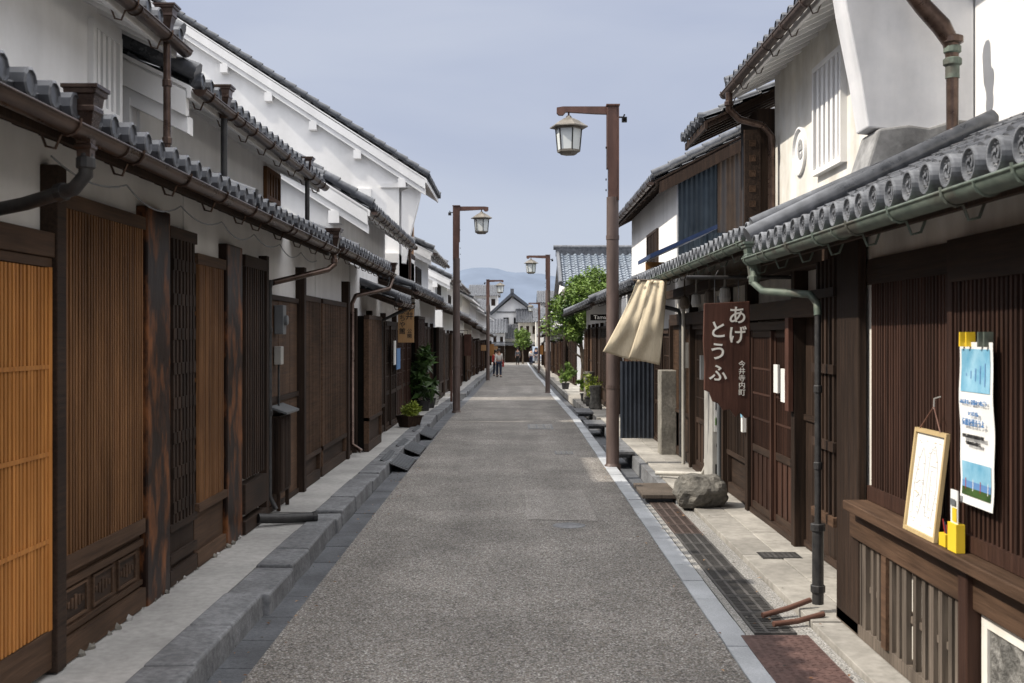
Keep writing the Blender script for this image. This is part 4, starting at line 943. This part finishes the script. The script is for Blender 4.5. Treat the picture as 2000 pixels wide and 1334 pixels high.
p=P(); p.box(-2.14,-1.85,20.5,20.53,1.72,2.42,SGL); p.box(-2.16,-1.83,20.49,20.54,2.42,2.45,WD); p.make('board',B)
text('今\n井',.15,(-1.93,20.497,2.27),0,LTB,B); text('ま\nち\nや\n館',.12,(-2.06,20.497,2.1),0,LTB,B); text('公\n開',.09,(-1.93,20.497,1.88),0,LTB,B)
p=P(); p.tube([(-2.0,20.515,2.45),(-2.0,20.515,2.62)],.008,IR,6); p.tube([(-2.45,20.515,2.52),(-1.85,20.515,2.52)],.015,WD,6); p.make('hanger',B)
F=thing('barrier','low orange-red wooden barrier beside the kerb','barrier',(-1.72,31.5,gz(31.5)))
b=gz(31.5)
for y in (31,32.3): onebox(F,'post',-1.8,-1.74,y,y+.06,b,b+1.0,CR)
for z in (.35,.9): onebox(F,'rail',-1.785,-1.755,31.06,32.3,b+z,b+z+.07,CR)
A=thing('air_conditioner_unit','white outdoor air conditioner unit on the pavement','air conditioner',(-2.15,29.2,.1))
b=gz(29.3)+.13; onebox(A,'casing',-2.35,-2.03,29.0,29.7,b,b+.6,MET,bevel=.01)
p=P(); p.rev((-2.19,28.995,b+.3),(0,-1,0),[(.12,0),(.12,.01),(.10,.012),(.02,.004)],16,IR)
for k in range(8): p.box(-2.028,-2.02,29.05,29.65,b+.06+k*.065,b+.08+k*.065,IR)
p.make('grille',A)
for (x,y,h) in ((2.0,28.2,.6),(2.05,31.5,.9)):
    p=P(); b=gz(y)+.045; p.rev((x,y,b),(0,0,1),[(.16,0),(.17,.05),(.15,h*.3),(.13,h*.6),(.16,h*.95),(.15,h),(.1,h)],14,RCK); tag(p.make('stone_lantern_base',root=(x,y,b)),'short weathered stone pedestal beside the house front','stone pedestal','stone pedestals')

# ------------------------------------------------------------------ people
def skin(verts,edges,radii,name,parent,m,sub=1):
    me=bpy.data.meshes.new(name); me.from_pydata(verts,edges,[]); o=bpy.data.objects.new(name,me); COL.objects.link(o)
    o.modifiers.new('Skin','SKIN'); sb=o.modifiers.new('Sub','SUBSURF'); sb.levels=sub; sb.render_levels=sub
    for i,r in enumerate(radii):
        rr_=r if isinstance(r,tuple) else (r,r); me.skin_vertices[0].data[i].radius=rr_
    me.skin_vertices[0].data[0].use_root=True
    bpy.context.view_layer.update()
    nm=bpy.data.meshes.new_from_object(o.evaluated_get(bpy.context.evaluated_depsgraph_get())); bpy.data.objects.remove(o)
    nm.materials.clear(); nm.materials.append(m)
    for q in nm.polygons: q.use_smooth=True
    ob=bpy.data.objects.new(name,nm); COL.objects.link(ob); ob.parent=parent; return ob
def person(x,y,rz,label,top,bot,h=1.65,step=.2,bag=None):
    T=thing('person',label,'person',(x,y,gz(y)+.004)); T.rotation_euler=(0,0,rz); T.scale=(h/1.7,)*3
    V=[(0,0,.93),(0,0,1.12),(0,0,1.33),(0,-.01,1.43),(0,-.02,1.50),(0,-.03,1.60),(0,-.02,1.66)]
    E=[(0,1),(1,2),(2,3),(3,4),(4,5),(5,6)]; Rr=[(.15,.10),(.13,.09),(.15,.095),.055,.055,.085,.06]
    J={}
    for sd in (-1,1):
        st=step*sd; i=len(V)
        V+=[(.09*sd,0,.88),(.095*sd,-st*.55-.02,.50),(.095*sd,-st+.02,.10),(.095*sd,-st-.02,.045),(.10*sd,-st-.15,.03)]
        Rr+=[.09,.06,.042,.045,.035]; E+=[(0,i),(i,i+1),(i+1,i+2),(i+2,i+3),(i+3,i+4)]; J['l%d'%sd]=i
        j=len(V); V+=[(.17*sd,0,1.36),(.21*sd,st*.3,1.10),(.22*sd,st*.7-.04,.87),(.22*sd,st*.75-.05,.80)]
        Rr+=[.05,.04,.028,(.035,.018)]; E+=[(2,j),(j,j+1),(j+1,j+2),(j+2,j+3)]; J['a%d'%sd]=j
        hx,hy,hz=V[j+3]
        for k,(dy,l) in enumerate(((-.03,.065),(-.01,.08),(.01,.075),(.028,.06))):
            q=len(V); V+=[(hx,hy+dy,hz-l*.6),(hx-.012*sd,hy+dy-.01,hz-l)]; Rr+=[.009,.007]; E+=[(j+3,q),(q,q+1)]
        q=len(V); V+=[(hx-.02*sd,hy-.04,hz),(hx-.025*sd,hy-.055,hz-.035)]; Rr+=[.01,.008]; E+=[(j+3,q),(q,q+1)]
    skin(V,E,Rr,'body',T,SKN)
    def sub(idx,grow,name,m):
        mp={k:i for i,k in enumerate(idx)}; vv=[V[k] for k in idx]; ee=[(mp[a],mp[b]) for a,b in E if a in mp and b in mp]
        rd=[tuple(c+grow for c in (Rr[k] if isinstance(Rr[k],tuple) else (Rr[k],Rr[k]))) for k in idx]
        skin(vv,ee,rd,name,T,m)
    a,b=J['a-1'],J['a1']; sub([0,1,2,a,a+1,a+2,b,b+1,b+2],.018,'jacket',top)
    a,b=J['l-1'],J['l1']; sub([0,a,a+1,a+2,b,b+1,b+2],.016,'trousers',bot)
    for sd in (-1,1):
        q=V[J['l%d'%sd]+3]; p=P(); p.box(q[0]-.045,q[0]+.045,q[1]-.17,q[1]+.06,0,.075,HAR); o=p.make('shoe',None,bevel=.02); o.parent=T
    p=P(); p.rev((0,.0,1.62),(0,.15,1),[(.09,-.08),(.107,-.02),(.105,.05),(.07,.10),(.01,.115)],12,HAR,True); o=p.make('hair'); o.parent=T
    p=P()
    for sx in (-.03,.03): p.rev((sx,-.108,1.60),(0,-1,0),[(.011,0),(.008,.008)],6,HAR)
    p.prism([(-.108,1.59),(-.135,1.565),(-.108,1.56)],-.012,.012,SKN,'x'); p.box(-.022,.022,-.112,-.106,1.532,1.54,RED); o=p.make('face'); o.parent=T
    if bag:
        p=P(); p.box(.20,.30,-.18,.12,.62,.90,bag); p.tube([(.25,-.1,.9),(.22,-.03,1.05),(.25,.06,.9)],.01,bag,5); o=p.make('bag',bevel=.02); o.parent=T
try:
    person(-.98,66,.1,'walking woman in white top and dark trousers with red bag',WHT,NAV,1.66,.2,bag=RED)
    person(-1.22,69,.2,'walking person in red jacket and dark trousers',RED,NAV,1.58,.15)
    person(2.05,113,0,'person in navy jacket walking on the street',NAV,GRY,1.7,.15)
    person(1.55,112,pi,'person in white top walking away',WHT,NAV,1.6,.18)
    person(.2,111,0,'person in dark clothes walking along the street',GRY,HAR,1.68,.18)
except Exception as ex: print('PERSON',repr(ex))
Vn=thing('parked_van','small pale blue-silver van parked at the street end','van',(2.6,119,gz(119))); b=gz(118)
p=P(); p.prism([(117,b+.3),(116.9,b+.85),(117.3,b+1.0),(117.9,b+1.75),(120.2,b+1.8),(120.3,b+.3)],1.75,3.2,VAN,'x'); p.make('body',Vn,bevel=.06)
p=P(); p.add([(1.9,117.28,b+1.03),(3.05,117.28,b+1.03),(2.95,117.80,b+1.67),(2.0,117.80,b+1.67)],[(0,1,2,3)],VGL); p.make('windshield',Vn)
for x in (1.83,3.0):
    for y in (117.6,119.6):
        p=P(); p.rev((x-.02,y,b+.29),(1,0,0),[(.29,0),(.29,.16),(.18,.17),(.16,.16)],18,RUB); p.make('wheel',Vn)
for x in (1.85,2.9): p=P(); p.box(x,x+.2,116.88,116.93,b+.68,b+.82,GLS); p.make('headlight',Vn)
onebox(Vn,'number_plate',2.3,2.65,116.87,116.9,b+.42,b+.54,PAP)

# ------------------------------------------------------------------ hills
p=P(); vs=[]; n=160
for i in range(n+1):
    x=-2600+5200*i/n; r=noise.noise(Vector((x*.0016,3.1,0)))*45+noise.noise(Vector((x*.005,1,0)))*26+noise.noise(Vector((x*.02,5,0)))*7
    h=205+r+55*math.exp(-((x+130)/200)**2); vs+=[(x,3600,-5),(x,3900,h*.6),(x,4200,h)]
p.add(vs,[(3*i+k,3*i+3+k,3*i+4+k,3*i+1+k) for i in range(n) for k in (0,1)],HIL,True); struct(p.make('hills'))

# ------------------------------------------------------------------ world, sun, camera
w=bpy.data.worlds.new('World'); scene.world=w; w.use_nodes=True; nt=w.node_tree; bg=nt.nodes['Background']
sk=N(nt,'ShaderNodeTexSky',sky_type='NISHITA',sun_disc=False); sk.sun_elevation=radians(44.5); sk.sun_rotation=radians(261.5)
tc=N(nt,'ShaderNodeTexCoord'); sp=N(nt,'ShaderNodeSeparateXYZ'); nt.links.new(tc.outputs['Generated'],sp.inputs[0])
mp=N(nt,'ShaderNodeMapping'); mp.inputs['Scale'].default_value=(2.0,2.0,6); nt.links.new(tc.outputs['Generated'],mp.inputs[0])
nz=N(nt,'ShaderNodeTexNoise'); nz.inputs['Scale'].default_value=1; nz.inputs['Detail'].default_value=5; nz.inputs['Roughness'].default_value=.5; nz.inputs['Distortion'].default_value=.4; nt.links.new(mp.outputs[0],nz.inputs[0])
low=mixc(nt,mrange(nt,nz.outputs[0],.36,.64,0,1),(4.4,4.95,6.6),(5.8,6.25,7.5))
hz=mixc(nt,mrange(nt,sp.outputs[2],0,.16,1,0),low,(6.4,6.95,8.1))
cl=mixc(nt,mrange(nt,sp.outputs[2],.30,.66,0,1),hz,(25.5,25.3,25.5))  # unseen upper sky made far brighter than the visible band, added as fill
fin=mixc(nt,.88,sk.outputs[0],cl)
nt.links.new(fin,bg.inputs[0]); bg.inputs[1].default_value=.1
sl=bpy.data.lights.new('sun','SUN'); sl.energy=5.0; sl.angle=radians(.5); sl.color=(1,.92,.80)
so=bpy.data.objects.new('sun',sl); COL.objects.link(so); d=Vector((1,.15,-1)); so.rotation_euler=d.to_track_quat('-Z','Y').to_euler(); so.location=(-20,0,30)
cam=bpy.data.cameras.new('camera'); co=bpy.data.objects.new('camera',cam); COL.objects.link(co); co.location=(0,0,1.85); co.rotation_euler=(pi/2,0,0)
cam.sensor_width=36; cam.lens=39.6; cam.shift_x=-.0035; cam.shift_y=-.006; cam.clip_end=9000
cam.dof.use_dof=True; cam.dof.focus_distance=14; cam.dof.aperture_fstop=5.6
scene.camera=co
